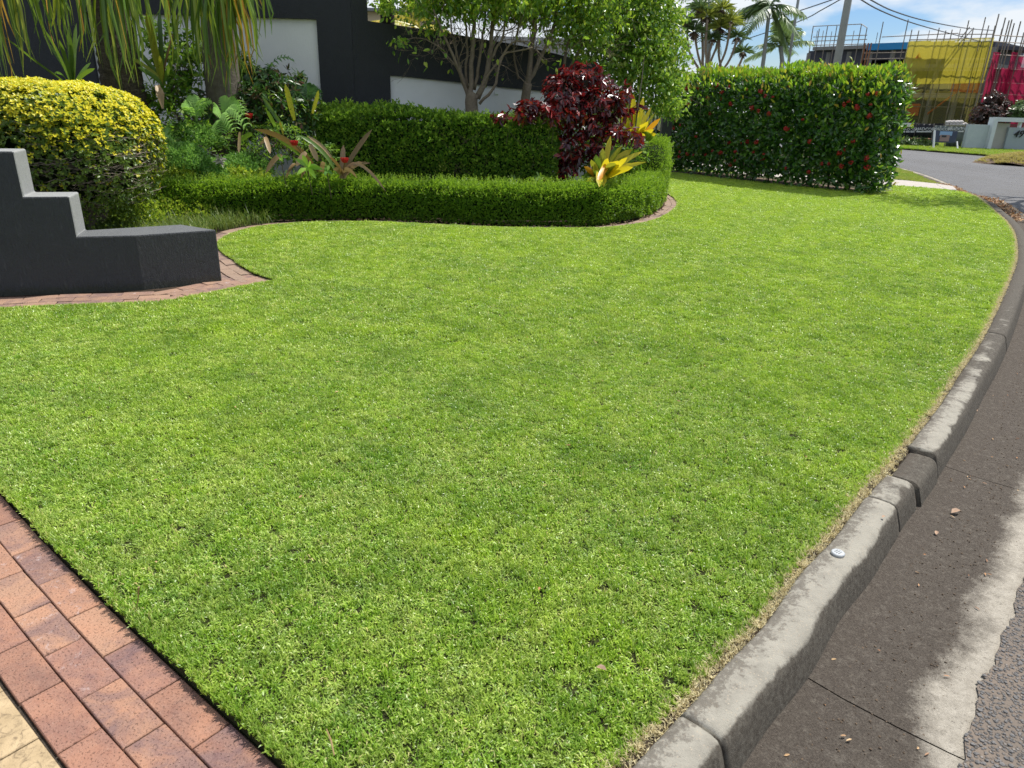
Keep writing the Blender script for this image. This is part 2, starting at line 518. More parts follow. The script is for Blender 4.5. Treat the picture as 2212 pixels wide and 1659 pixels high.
def coll(name, objs):
    c = bpy.data.collections.new(name)
    for o in objs: c.objects.link(o)
    return c
C_grass = coll('grass_tufts', [tuft(40, .022, .009, .026, .0038, M_grass, 1.1, s) for s in range(6)])
C_grassf = coll('grass_tufts_wide', [tuft(86, .05, .012, .031, .0054, M_grass, 1.1, 20 + s) for s in range(6)])
C_straw = coll('straw_tufts', [tuft(46, .018, .014, .034, .003, M_straw, 1.0, 40 + s) for s in range(4)])

def scatter(name, pts, rot, scl, collection, mat, kind='stuff'):
    """instances of the collection's members on a cloud of points (geometry nodes)"""
    me = bpy.data.meshes.new(name); me.vertices.add(len(pts))
    me.vertices.foreach_set('co', np.asarray(pts, np.float32).ravel())
    a = me.attributes.new('rot', 'FLOAT_VECTOR', 'POINT'); a.data.foreach_set('vector', np.asarray(rot, np.float32).ravel())
    a = me.attributes.new('scl', 'FLOAT_VECTOR', 'POINT'); a.data.foreach_set('vector', np.asarray(scl, np.float32).ravel())
    a = me.attributes.new('idx', 'INT', 'POINT'); a.data.foreach_set('value', rs.randint(0, 100, len(pts)).astype(np.int32))
    me.materials.append(mat)
    o = link(bpy.data.objects.new(name, me)); o['kind'] = kind
    g = bpy.data.node_groups.new(name, 'GeometryNodeTree')
    g.interface.new_socket('Geometry', in_out='INPUT', socket_type='NodeSocketGeometry')
    g.interface.new_socket('Geometry', in_out='OUTPUT', socket_type='NodeSocketGeometry')
    gi = g.nodes.new('NodeGroupInput'); go = g.nodes.new('NodeGroupOutput')
    ci = g.nodes.new('GeometryNodeCollectionInfo'); ci.inputs[0].default_value = collection
    ci.inputs['Separate Children'].default_value = True; ci.inputs['Reset Children'].default_value = True
    ip = g.nodes.new('GeometryNodeInstanceOnPoints'); ip.inputs['Pick Instance'].default_value = True
    def na(n_, ty):
        x = g.nodes.new('GeometryNodeInputNamedAttribute'); x.data_type = ty; x.inputs[0].default_value = n_; return x.outputs[0]
    g.links.new(gi.outputs[0], ip.inputs['Points']); g.links.new(ci.outputs[0], ip.inputs['Instance'])
    g.links.new(na('rot', 'FLOAT_VECTOR'), ip.inputs['Rotation']); g.links.new(na('scl', 'FLOAT_VECTOR'), ip.inputs['Scale'])
    g.links.new(na('idx', 'INT'), ip.inputs['Instance Index'])
    g.links.new(ip.outputs[0], go.inputs[0])
    md = o.modifiers.new('scatter', 'NODES'); md.node_group = g
    return o
def jgrid(x0, x1, y0, y1, s):
    xs, ys = np.meshgrid(np.arange(x0, x1, s), np.arange(y0, y1, s)); xs = xs.ravel(); ys = ys.ravel()
    return xs + (rs.rand(len(xs)) - .5) * s, ys + (rs.rand(len(xs)) - .5) * s
def inview(x, y, mrg=.25):
    # keep what the picture or a camera a step aside could show
    return (np.abs(x) < .78 * y + 1.0 + mrg)
def spread(n, tilt=.12):
    return np.stack([rs.normal(0, tilt, n), rs.normal(0, tilt, n), rs.rand(n) * 6.283], 1)
def sinnoise(x, y, k, ph=0):
    return (np.sin(x * k + ph) * np.cos(y * k * 1.13 + ph * 2) + np.sin((x + y) * k * .57 + 1.3 + ph) * .7 + np.sin((x * .8 - y * 1.3) * k * 1.9 + ph) * .4) / 2.1
x, y = jgrid(-3.6, 3.2, .9, 4.6, .0225)
k = inview(x, y) & inpoly(x, y, LAWN); x, y = x[k], y[k]; ed_ = edge_dist(x, y, LAWN); k = (ed_ > .024) & ((sinnoise(x, y, 70, 4) + .8 * sinnoise(x, y, 33, 2) + rs.normal(0, .45, len(x))) > -1.0); x, y = x[k], y[k]
n_ = len(x); hs = 1 + .2 * sinnoise(x, y, 6) + .4 * sinnoise(x, y, 46, 1) + rs.normal(0, .28, n_)
PA = np.stack([x, y, np.full(n_, -.026)], 1)
scatter('lawn_grass', PA, spread(n_), np.stack([np.ones(n_), np.ones(n_), np.clip(hs, .45, 1.6) * np.where(rs.rand(n_) < .012, 1.7, 1)], 1), C_grass, M_grass)
x, y = jgrid(-5, 10, 4.5, 20, .046)
x0_, y0_ = x, y; k = inview(x, y) & inpoly(x, y, LAWN) & (y > 4.6) & ~((x > 3.4 + (19 - y) * .85) & (y > 15.9) & (x < 8.2) & (y < 19.5) & ((x - 3.9) * .76 + (y - 19.06) * .64 > .05))
x, y = x[k], y[k]; k = edge_dist(x, y, LAWN) > .035; x, y = x[k], y[k]
n_ = len(x); hs = 1.05 + .18 * sinnoise(x, y, 4) + .38 * sinnoise(x, y, 24, 1) + rs.normal(0, .28, n_); sc_ = 1 + .03 * np.clip(y - 6, 0, 10)
scatter('lawn_grass', np.stack([x, y, np.full(n_, -.026)], 1), spread(n_), np.stack([sc_, sc_, np.clip(hs, .45, 1.8)], 1), C_grassf, M_grass)
# a denser rim so the cut edge is furry, along pavers, path and beds
rim = []
for path, sg in ((PAV, -1), (PATHF, 1), (BED, 1), (KERB[::1], -1)):
    T, Nn = rnormals(path)
    P = np.repeat(path[:, :2], 7, 0); P = P + np.repeat(Nn, 7, 0) * (sg * (-.002 + .03 * rs.rand(len(P)))[:, None]) + rs.normal(0, .004, P.shape)
    rim.append(P)
P = np.concatenate(rim); P = P[(P[:, 1] > .9) & inview(P[:, 0], P[:, 1]) & (P[:, 1] < 14)]
C_rim = coll('rim_tufts', [tuft(14, .009, .010, .024, .0034, M_grass, .8, 140 + s) for s in range(4)])
n_ = len(P)
scatter('lawn_grass', np.c_[P, np.full(n_, -.026)], spread(n_), np.stack([np.ones(n_) * (1 + .04 * np.clip(P[:, 1] - 3, 0, 10))] * 2 + [.9 + .4 * rs.rand(n_)], 1), C_rim, M_grass)
# straw edging between turf and kerb
T, Nn = rnormals(KERB); kk = (KERB[:, 1] > .7) & (KERB[:, 1] < 16.5)
P = np.repeat(KERB[kk], 4, 0) + np.repeat(Nn[kk], 4, 0) * rs.normal(.010, .008, (kk.sum() * 4, 1)) + rs.normal(0, .012, (kk.sum() * 4, 2))
n_ = len(P)
scatter('dead_grass_edge', np.c_[P, np.full(n_, -.03)], spread(n_, .3), np.stack([np.ones(n_)] * 2 + [.7 + .5 * rs.rand(n_)], 1), C_straw, M_straw)

# ------------------------------------------------------------------ kerb and gutter
def m_concrete(name, dark=.5, face=True):
    m, t = newmat(name); b = NB(t); p = b.pos()
    base = b.ramp(b.noise(p, 14, 8, .65), [(.3, (.22, .205, .17)), (.6, (.32, .30, .25)), (.8, (.40, .375, .315))])
    base = b.mix(b.ramp(b.n('TexVoronoi', Scale=95.0, Vector=p).outputs['Distance'], [(.1, 1), (.25, 0)]), base, b.mix(b.noise(p, 40), (.2, .16, .12), (.55, .47, .36)))
    n2 = b.noise(p, 3.2, 7, .7, .4)
    if face:
        # lichen and road grime: always on the road face, in patches on the top, more further along
        sx = b.n('SeparateXYZ'); b.l(p, sx.inputs[0])
        z = b.math('MULTIPLY_ADD', sx.outputs['Z'], -20.0, -.22)       # 0 at -.02, >1 at -.09
        yy = b.math('MULTIPLY_ADD', sx.outputs['Y'], .22, -.56, clamp=True)
        f = b.math('ADD', b.math('ADD', z, b.math('MULTIPLY', n2, 1.6)), b.math('MULTIPLY', yy, .75))
        f = b.ramp(f, [(.82, 0), (1.08, 1)])
        sp = b.ramp(b.noise(p, 60, 6, .8), [(.35, .7), (.6, 1)])
        base = b.mix(b.math('MULTIPLY', f, sp), base, (.06, .051, .04))
        uvn = b.n('UVMap'); uvn.uv_map = 'UVMap'; su = b.n('SeparateXYZ'); b.l(uvn.outputs[0], su.inputs[0])
        inner = b.math('MULTIPLY_ADD', su.outputs['Y'], -16.0, 4.45, clamp=True)
        fi = b.ramp(b.math('ADD', b.noise(p, 34, 7, .8), b.math('MULTIPLY', inner, .18)), [(.60, 0), (.68, 1)])
        base = b.mix(b.math('MULTIPLY', fi, .6), base, (.085, .07, .055))
        f3 = b.ramp(b.noise(p, 7, 9, .8), [(.53, 0), (.64, 1)])
        base = b.mix(b.math('MULTIPLY', f3, b.math('MULTIPLY_ADD', yy, .5, .25)), base, (.075, .068, .055))
    b.out(base, .9, b.bump(b.math('ADD', b.noise(p, 140, 8, .75), b.noise(p, 25, 5, .7)), .8, .004), .2)
    return m
M_conc = m_concrete('kerb_concrete')
def m_gutter():
    m, t = newmat('gutter_concrete'); b = NB(t); p = b.pos()
    uv = b.n('UVMap'); uv.uv_map = 'UVMap'
    s2 = b.n('SeparateXYZ'); b.l(uv.outputs[0], s2.inputs[0])
    base = b.ramp(b.noise(p, 30, 8, .7), [(.3, (.30, .27, .22)), (.7, (.46, .42, .35))])
    dirt = b.ramp(b.noise(p, 170, 8, .85), [(.36, (.035, .029, .024)), (.55, (.095, .08, .065)), (.75, (.19, .165, .135))])
    edge = b.math('ADD', s2.outputs['Y'], b.math('ADD', b.math('MULTIPLY_ADD', b.noise(p, 2.6, 3, .5), .26, -.13), b.math('MULTIPLY_ADD', b.noise(p, 22, 8, .8), .16, -.08)))
    gr = b.math('MULTIPLY_ADD', b.noise(p, 150, 4, .8), .1, -.05)
    f = b.ramp(b.math('ADD', edge, gr), [(.32, 1), (.40, 0)])
    f = b.math('MULTIPLY', f, b.ramp(b.noise(p, 40, 6, .8), [(.3, .8), (.5, 1)]))
    sp2 = b.ramp(b.noise(p, 70, 5, .8), [(.56, 0), (.66, 1)])
    c = b.mix(b.math('MAXIMUM', f, b.math('MULTIPLY', sp2, .6)), base, dirt)
    c = b.mix(b.math('MULTIPLY', b.ramp(b.noise(p, 220, 3, .8), [(.6, 0), (.68, 1)]), .5), c, (.05, .035, .02))
    b.out(c, .95, b.bump(b.noise(p, 140, 8, .8), 1, .006), .15)
    return m
M_gut = m_gutter()
def m_asphalt():
    m, t = newmat('asphalt'); b = NB(t); p = b.pos()
    vo = b.n('TexVoronoi', Scale=85.0, Vector=p)
    st = b.ramp(vo.outputs['Distance'], [(.25, 1), (.5, 0)])
    stone = b.ramp(b.n('SeparateColor', Color=vo.outputs['Color']).outputs[0], [(0, (.05, .055, .06)), (.6, (.12, .12, .12)), (1, (.24, .22, .2))])
    sx = b.n('SeparateXYZ'); b.l(p, sx.inputs[0])
    far = b.math('MULTIPLY_ADD', sx.outputs['Y'], .12, -.5, clamp=True)
    binder = b.mix(far, (.17, .135, .105), (.125, .125, .128))
    binder = b.mix(b.math('MULTIPLY', b.ramp(b.noise(p, 2.0, 5), [(.4, 0), (.7, 1)]), .5), binder, (.09, .08, .07))
    c = b.mix(b.math('MULTIPLY', st, .8), binder, stone)
    c = b.mix(b.math('MULTIPLY', far, b.ramp(b.noise(b.scaled(p, (.3, .05, 1)), 2, 4), [(.35, 0), (.7, .5)])), c, (.17, .17, .175))
    h = b.math('ADD', st, b.math('MULTIPLY', b.noise(p, 200, 4), .4))
    b.out(c, .85, b.bump(h, .9, .006), .35)
    return m
M_asph = m_asphalt()

kerb = thing('kerb', None, None); kerb['kind'] = 'structure'
prof = [(.028, -.2), (.03, -.045), (.034, -.014), (.045, -.004), (.085, 0), (.128, -.002), (.147, -.008), (.160, -.022), (.168, -.045), (.182, -.09), (.198, -.15), (.2, -.2)]
def kidx(px, py):
    w = np.array(G(px, py)[:2]); return int(np.argmin(np.hypot(*(KERB - w).T)))
cuts = [0, kidx(1443, 1530), kidx(1855, 1060), kidx(1900, 1012), kidx(1945, 958), kidx(2120, 715), kidx(2190, 530), kidx(2126, 435)]
for i in range(len(cuts) - 1):
    a, e = cuts[i], cuts[i + 1]
    if e - a < 3: continue
    seg = KERB[a:e + 1].copy()
    gap = .006 if i not in (2, 3) else .02
    T, Nn = rnormals(seg)
    seg[0] += T[0] * gap; seg[-1] -= T[-1] * gap
    pr = [(o + (.012 if i == 3 else 0), z - (.022 if i == 3 else .008 if i == 2 else 0)) for o, z in prof]
    st_ = sweep('kerb_stone', seg if len(seg) < 60 or i < 5 else seg[::2], pr, M_conc, kerb, jit=.0035 if i in (2, 3) else .0016, jscale=22, closed=True, caps=True)
# mortar showing in the broken gap
T, Nn = rnormals(KERB)
a = cuts[3]
for c_ in (cuts[2], cuts[3], cuts[4]):
    sweep('kerb_mortar', KERB[c_ - 2:c_ + 3], [(o * .9 + .012, z - .045) for o, z in prof], M_dirt, kerb, jit=.012, jscale=30, closed=True, caps=True)
# driveway apron end and low edge further on
g_end = cuts[-1]
gut = thing('gutter', None, None); gut['kind'] = 'structure'
GP_ = np.r_[KERB[:g_end:2], KERB[g_end::4]]
gc = [0, int(len(KERB[:kidx(1640, 1340)]) / 2), int(len(KERB[:kidx(1960, 930)]) / 2), int(len(KERB[:kidx(2150, 660)]) / 2), int(len(KERB[:kidx(2190, 530)]) / 2), len(GP_) - 1]
for ga, gb_ in zip(gc[:-1], gc[1:]):
  gs_ = GP_[ga:gb_ + 1].copy(); TG_, NG_ = rnormals(GP_); gs_[0] += TG_[ga] * .0025; gs_[-1] -= TG_[gb_] * .0025
  sweep('gutter_slab', gs_, [(.18, -.126), (.3, -.136), (.45, -.138), (.58, -.132), (.64, -.129), (.66, -.2)], M_gut, gut, jit=.0015, jscale=20, Nov=NG_[ga:gb_ + 1])
polygon('gutter_base', [tuple(p) for p in KERB[::6]] + [tuple(p + n__ * .66) for p, n__ in list(zip(KERB, rnormals(KERB)[1]))[::-6]], -.142, M_soil, gut)
low = [(.03, -.2), (.035, -.05), (.06, -.04), (.16, -.05), (.2, -.09), (.23, -.2)]
sweep('kerb_stone', KERB[g_end + 1:g_end + 62:2], [(o, z) for o, z in low], M_conc, kerb, jit=.004, closed=True, caps=True)
sweep('kerb_stone', KERB[kidx(2030, 392) + 8::6], [(o - .05, z - .01) for o, z in low], M_conc, kerb, jit=.004, closed=True, caps=True)

T, Nn = rnormals(KERB)
ed = KERB[:, :2] + Nn * (.62 + .012 * np.array([noise.noise(Vector((p[0] * 5, p[1] * 5, 0))) * 2 + 1.2 * noise.noise(Vector((p[0] * 23, p[1] * 23, 3))) + noise.noise(Vector((p[0] * 60, p[1] * 60, 3))) for p in KERB]))[:, None]
ed = ed[(ed[:, 1] > -.8)]
ROAD = [tuple(p) for p in ed] + [(12.0, 60), (17, 60), (17.6, 47), (19.65, 40.6), (21.1, 37), (22.45, 34.0), (24.5, 30.5), (30, 25), (60, 10), (60, -12), (2, -12)]
polygon('road', ROAD, -.124, M_asph)['kind'] = 'structure'
# stones proud of the worn asphalt and crumbs in the gutter near the viewer
M_stone = flat('road_stone', (.13, .125, .12), .7, nscale=60, amt=.5)
M_crumb = flat('crumb', (.12, .085, .055), .9, nscale=90, amt=.7)
def stone(mat, seed):
    q = np.random.RandomState(seed)
    import bmesh
    bm = bmesh.new(); bmesh.ops.create_icosphere(bm, subdivisions=1, radius=1)
    for v in bm.verts: v.co *= .7 + .5 * q.rand(); v.co.z *= .55
    me = bpy.data.meshes.new('stone'); bm.to_mesh(me); bm.free(); me.materials.append(mat)
    return bpy.data.objects.new('stone', me)
C_st = coll('stones', [stone(M_stone, s) for s in range(4)]); C_cr = coll('crumbs', [stone(M_crumb, 9 + s) for s in range(3)])
x, y = jgrid(.8, 5, .4, 6, .017)
dk_ = edge_dist(x, y, ed[:400]) if len(ed) > 400 else edge_dist(x, y, ed)
k = (inpoly(x, y, ROAD) | (inpoly(x + .05 * rs.rand(len(x)), y - .03, ROAD) & (rs.rand(len(x)) < .0))) & (x < .76 * y + .8) & (rs.rand(len(x)) < .9)
x, y = x[k], y[k]; n_ = len(x); s = (.004 + .0045 * rs.rand(n_) ** 2)
scatter('asphalt_stones', np.stack([x, y, np.full(n_, -.123)], 1), spread(n_), np.stack([s, s, s], 1), C_st, M_stone)
kk = (KERB[:, 1] > .7) & (KERB[:, 1] < 8)
Pk = np.repeat(KERB[kk], 44, 0); Nk = np.repeat(Nn[kk], 44, 0); n_ = len(Pk)
of = .19 + np.abs(rs.normal(0, .04, n_)) + (rs.rand(n_) < .3) * rs.rand(n_) * .36
s = .0012 + .0038 * rs.rand(n_) ** 3
P = Pk + Nk * of[:, None] + rs.normal(0, .012, (n_, 2))
scatter('gutter_crumbs', np.c_[P, np.full(n_, -.135)], spread(n_, .4), np.stack([s, s, s], 1), C_cr, M_crumb)
Pk = np.repeat(KERB[kk], 5, 0); Nk = np.repeat(Nn[kk], 5, 0); n_ = len(Pk)
P = Pk + Nk * (.028 + rs.normal(0, .008, n_))[:, None]
s = .001 + .003 * rs.rand(n_) ** 2
scatter('edge_crumbs', np.c_[P, np.full(n_, -.02)], spread(n_, .4), np.stack([s, s, s], 1), C_cr, M_crumb)
T2 = sweep('edge_soil', KERB[::3], [(-.02, -.03), (.01, -.02), (.04, -.024), (.05, -.1)], M_soil, jit=.006, jscale=40); T2['kind'] = 'structure'

# ------------------------------------------------------------------ brick paving
def m_brick(name='red_paver', weather=0.0):
    m, t = newmat(name); b = NB(t); o = b.obj(); oi = b.n('ObjectInfo'); r = oi.outputs['Random']
    off = b.n('VectorMath', _operation='ADD'); b.l(o, off.inputs[0]); cx = b.n('CombineXYZ'); b.l(b.math('MULTIPLY', r, 37.0), cx.inputs[0]); b.l(b.math('MULTIPLY', r, 91.0), cx.inputs[1]); b.l(cx.outputs[0], off.inputs[1]); p = off.outputs[0]
    c = b.ramp(r, [(0, (.19, .095, .07)), (.2, (.29, .155, .10)), (.4, (.225, .11, .08)), (.6, (.34, .19, .12)), (.8, (.19, .10, .085)), (.9, (.26, .14, .10))], 'CONSTANT')
    c = b.mix(b.math('MULTIPLY', b.ramp(b.noise(p, 9, 4, .6, .5), [(.35, 0), (.7, 1)]), .6), c, (.44, .21, .12))
    if weather: c = b.mix(weather, c, b.mix(b.noise(p, 20, 5), (.16, .12, .09), (.34, .27, .20)))
    # dark flashing on some bricks
    r2 = b.math('FRACT', b.math('MULTIPLY', r, 17.3))
    fl = b.ramp(b.math('ADD', b.noise(p, 6, 5, .65, .8), b.math('MULTIPLY_ADD', r2, .35, -.2)), [(.5, 0), (.68, 1)])
    c = b.mix(b.math('MULTIPLY', fl, .68), c, (.11, .07, .08))
    c = b.mix(b.math('MULTIPLY', b.ramp(b.noise(p, 26, 7, .8), [(.35, 0), (.8, 1)]), .25), c, (.46, .32, .24))
    # salt bloom
    sb = b.math('MULTIPLY', b.ramp(b.noise(p, 16, 7, .75, .6), [(.57, 0), (.68, 1)]), b.ramp(b.math('FRACT', b.math('MULTIPLY', r, 7.7)), [(.7, 0), (.74, 1)]))
    c = b.mix(b.math('MULTIPLY', sb, .6), c, (.5, .43, .42))
    pit = b.ramp(b.noise(p, 150, 4, .75), [(.34, 1), (.43, 0)])
    c = b.mix(b.math('MULTIPLY', pit, .85), c, (.06, .03, .022))
    lt = b.ramp(b.noise(p, 260, 2, .6), [(.64, 0), (.7, 1)])
    c = b.mix(b.math('MULTIPLY', lt, .35), c, (.6, .45, .36))
    h = b.math('ADD', b.noise(p, 90, 6, .7), b.math('MULTIPLY', pit, -.8))
    b.out(c, .78, b.bump(h, .8, .0025), .35)
    return m
def m_cream():
    m, t = newmat('cream_paver'); b = NB(t); p = b.pos()
    c = b.ramp(b.noise(p, 14, 4), [(.3, (.34, .25, .14)), (.7, (.48, .36, .21))])
    st = b.ramp(b.noise(b.scaled(p, (1, 1, 1)), 34, 7, .75, 1.5), [(.5, 0), (.62, 1)])
    c = b.mix(b.math('MULTIPLY', st, .7), c, (.14, .10, .06))
    b.out(c, .8, b.bump(b.noise(p, 120, 6, .75), .8, .002), .3); return m
M_brick, M_cream = m_brick(), m_cream()
M_pathbrick = m_brick('weathered_paver', .72)
M_softbrick = m_brick('path_paver', .42)
def brickmesh(L, Wd, H, be=.003):
    l, w = L / 2, Wd / 2
    P = []
    for (dl, z) in ((0, -H), (0, -be), (be * .6, -be * .25), (be, 0)):
        P += [(-l + dl, -w + dl, z), (l - dl, -w + dl, z), (l - dl, w - dl, z), (-l + dl, w - dl, z)]
    F = []
    for k_ in range(3):
        for i in range(4):
            a = k_ * 4 + i; b_ = k_ * 4 + (i + 1) % 4
            F.append((a, b_, b_ + 4, a + 4))
    F.append((12, 13, 14, 15))
    me = bpy.data.meshes.new('brick'); me.from_pydata(P, [], F); return me
def lay(path, rows, parent, mat, length, pitch, z, side=1, jz=.002, clip=None, first=0.0, s0=0, s1=1e9, tilt=.006, gap=.005, phase=None):
    me = brickmesh(length - gap, pitch - gap, .05); me.materials.append(mat)
    for r_ in rows:
        off = first + (r_ + .5) * pitch
        T, Nn = rnormals(path); Q = path[:, :2] + Nn * off * side
        s = np.r_[0, np.cumsum(np.linalg.norm(np.diff(Q, axis=0), axis=1))]
        ph = phase[r_ % len(phase)] if phase else (r_ * .37 % 1) * length
        for c0 in np.arange(ph - length, s[-1] - length * .3, length):
            q = c0 + length / 2
            if q < 0 or q > s[-1] or q < s0 or q > s1: continue
            x_ = np.interp(q, s, Q[:, 0]); y_ = np.interp(q, s, Q[:, 1])
            if not (abs(x_) < .8 * y_ + .9) or y_ < .7: continue
            if clip is not None and clip(x_, y_): continue
            tx = np.interp(q, s, T[:, 0]); ty = np.interp(q, s, T[:, 1])
            o = bpy.data.objects.new('brick', me)
            o.location = (x_, y_, z + rs.normal(0, jz))
            o.rotation_euler = (rs.normal(0, tilt), rs.normal(0, tilt), math.atan2(ty, tx) + rs.normal(0, .006))
            link(o, parent)
drive = polygon('brick_driveway', [tuple(p) for p in PAV[::4]] + [(.3, -.4), (-3.5, -.4), (-6, 2), (-6, 4.6)], -.062, M_sand, skirt=.05); drive['kind'] = 'structure'
def arc(path, off, px, py, z):
    T, Nn = rnormals(path); Q = path[:, :2] + Nn * off
    s = np.r_[0, np.cumsum(np.linalg.norm(np.diff(Q, axis=0), axis=1))]
    w = np.array(G(px, py, z)[:2]); return s[int(np.argmin(np.hypot(*(Q - w).T)))]
c7 = lambda a, b_: ((a * .651) / 1.736, (b_ * .651 + 1800) / 1.736)
Lb, Pb = .25, .11
ph0 = [arc(PAV, .055, *c7(520, 732), -.05) % Lb, arc(PAV, .165, *c7(388, 950), -.05) % Lb, arc(PAV, .275, *c7(225, 1228), -.05) % Lb]
lay(PAV, range(3), drive, M_brick, Lb, Pb, -.05, first=.004, phase=ph0, tilt=.003, jz=.001, gap=.004)
lay(PAV, range(3, 7), drive, M_cream, .245, .115, -.051, first=-.003, phase=[.0, .12, .05], tilt=.003, gap=.004)
# ------------------------------------------------------------------ garden bed, edging path
GARD = [tuple(p) for p in BED[::4]] + [(2.3, 22), (-14, 22), (-14, 3.0), (-6.2, 4.7)] + [tuple(p) for p in PATHF[::4]]
gs = polygon('garden_bed', GARD, -.05, M_soil, skirt=.1); gs['kind'] = 'structure'

# stepped wall outline
ZA = .41
R1f = Vector(G(190, 504, ZA)); R1b = Vector(G(206, 486, ZA))
F1 = Vector((-3.125, 5.83, 0)); F2 = Vector((-2.61, 6.20, 0))
R1f.xy = (F1 + (Vector((-4.11, 5.50, 0)) - F1) * ((F1.x - R1f.x) / .985)).xy
Z2 = V(176, 425, R1f.y)[2]
fd = (F1.xy - R1f.xy).normalized()
R2f = Vector(G(58, 422, Z2)); tt_ = (R2f.xy - R1f.xy).dot(fd); R2f.xy = R1f.xy + fd * tt_
Z3 = V(39, 327, R2f.y)[2]
B2 = Vector(G(421, 478, ZA)); bd = Vector((-fd.y, fd.x))
thk = (B2.xy - F1.xy).dot(bd)
R1b.xy = R1f.xy + bd * .31; R2b = Vector((*(R2f.xy + bd * .31), 0)); P0 = Vector((*(R2f.xy - fd * 1.6), 0)); B0 = Vector((*(P0.xy + bd * .31), 0))
B2.xy = F2.xy + Vector((-.4, .22))
def m_render(name, c1, c2, vert=1.0):
    m, t = newmat(name); b = NB(t); p = b.pos()
    c = b.mix(b.noise(p, 5, 6, .65), c1, c2)
    v = b.noise(b.scaled(p, (1, 1, .16)), 62, 5, .75, .3)
    h = b.math('ADD', b.ramp(v, [(.35, 0), (.62, 1)]), b.math('MULTIPLY', b.noise(p, 200, 3), .3))
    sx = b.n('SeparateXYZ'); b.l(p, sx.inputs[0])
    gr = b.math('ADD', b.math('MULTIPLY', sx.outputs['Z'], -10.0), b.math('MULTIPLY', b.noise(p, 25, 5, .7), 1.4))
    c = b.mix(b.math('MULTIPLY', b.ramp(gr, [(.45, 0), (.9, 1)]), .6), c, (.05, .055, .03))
    b.out(c, .62, b.bump(h, vert, .011), .35); return m
M_dark = m_render('charcoal_render', (.052, .056, .062), (.068, .073, .08), 1.0)
M_grey = m_render('pale_grey_render', (.26, .265, .258), (.32, .325, .315), .5)
M_dark2 = m_render('charcoal_wall_render', (.02, .022, .025), (.03, .033, .037), .5)
M_white = m_render('white_render', (.74, .75, .73), (.82, .82, .80), .25)
def col_(p, z): return (p.x, p.y, z)
zb = -.08
PS = [col_(P0, zb), col_(P0, Z3), col_(R2f, zb), col_(R2f, Z2), col_(R2f, Z3), col_(R1f, zb), col_(R1f, ZA), col_(R1f, Z2), col_(F1, zb), col_(F1, ZA), col_(F2, zb), col_(F2, ZA),
      col_(B2, zb), col_(B2, ZA), col_(R1b, zb), col_(R1b, ZA), col_(R1b, Z2), col_(R2b, zb), col_(R2b, Z2), col_(R2b, Z3), col_(B0, zb), col_(B0, Z3)]
FS = [(0, 2, 3, 4, 1), (2, 5, 6, 7, 3), (5, 8, 9, 6), (8, 10, 11, 9), (10, 12, 13, 11), (12, 14, 15, 13), (14, 17, 18, 16, 15), (17, 20, 21, 19, 18), (20, 0, 1, 21),
      (1, 4, 19, 21), (4, 3, 18, 19), (3, 7, 16, 18), (7, 6, 15, 16), (6, 9, 11, 13, 15)]
sw = npmesh('stepped_wall', PS, FS, [M_dark, M_grey, m_render('mid_grey_render', (.11, .115, .118), (.15, .155, .157), .6)])
for i in (9, 10, 11, 12): sw.data.polygons[i].material_index = 1  # upper step tops and risers in a paler grey than the sides
sw.data.polygons[13].material_index = 2  # flat block top in a mid grey
md = sw.modifiers.new('bevel', 'BEVEL'); md.width = .014; md.segments = 3; md.limit_method = 'ANGLE'; md.angle_limit = R(30)
tag(sw, 'low charcoal rendered wall stepping down to a flat block beside the lawn', 'wall')
BLK = [(P0.x, P0.y), (F1.x, F1.y), (F2.x, F2.y), (B2.x, B2.y), (R1b.x, R1b.y), (B0.x, B0.y)]

path_ = npmesh('brick_path', *(lambda P: (P, [tuple(range(len(P)))]))([(-6, 4.3, -.075), (-1.9, 4.3, -.075), (-1.9, 7, -.075), (-6, 7, -.075)]), M_sand); path_['kind'] = 'structure'
def inb(x_, y_, poly, m_=0.0): return bool(inpoly(np.array([x_]), np.array([y_]), poly)[0])
bedpoly = LAWN
lay(PATHF, range(4), path_, M_softbrick, .235, .112, -.043, side=-1, first=-.01, tilt=.009, clip=lambda a, b: inb(a, b, BLK))
lay(BED, range(2), path_, M_pathbrick, .235, .115, -.040, side=-1, first=-.005, tilt=.012, jz=.003, clip=lambda a, b: inb(a, b, BLK) or (b < 6.4 and b < 6.05 + (a + 2.1) * -.2))
lay(BED, range(2, 5), path_, M_pathbrick, .235, .115, -.046, side=-1, first=-.005, tilt=.012, jz=.003, s1=2.2, clip=lambda a, b: inb(a, b, BLK) or b < 6.0 or a < -3.4)

# ------------------------------------------------------------------ rear garden wall
def prism(name, foot, z0, z1, mat, parent=None):
    n = len(foot); P = [(x, y, z0) for x, y in foot] + [(x, y, z1) for x, y in foot]
    F = [tuple(range(n))[::-1], tuple(range(n, 2 * n))] + [(i, (i + 1) % n, (i + 1) % n + n, i + n) for i in range(n)]
    return fixn(npmesh(name, P, F, mat, parent))
gw = thing('boundary_wall', 'tall charcoal wall with a recessed white panel behind the palms', 'wall', (-4.5, 12.1, 0))
xp0, xp1, xc = V(205, 150, 12)[0], V(690, 150, 12)[0], V(764, 150, 12)[0]
ztop1 = V(607, 39, 12)[2]
def bx(name, x0, x1, y0, y1, z0, z1, mat, parent): return prism(name, [(x0, y0), (x1, y0), (x1, y1), (x0, y1)], z0, z1, mat, parent)
bx('wall', xp0 - 6, xp0, 12, 12.3, -.1, 4.8, M_dark2, gw)
bx('wall', xp0, xp1, 12, 12.3, ztop1, 4.8, M_dark2, gw)
bx('pier', xp1, xc, 12, 12.3, -.1, 5.2, M_dark2, gw)
bx('wall_panel', xp0, xp1, 12.07, 12.2, -.1, ztop1, M_white, gw)
gw2 = thing('curved_wall', 'charcoal wall with low white panel curving away from the tall pier', 'wall', (-1.5, 14, 0))
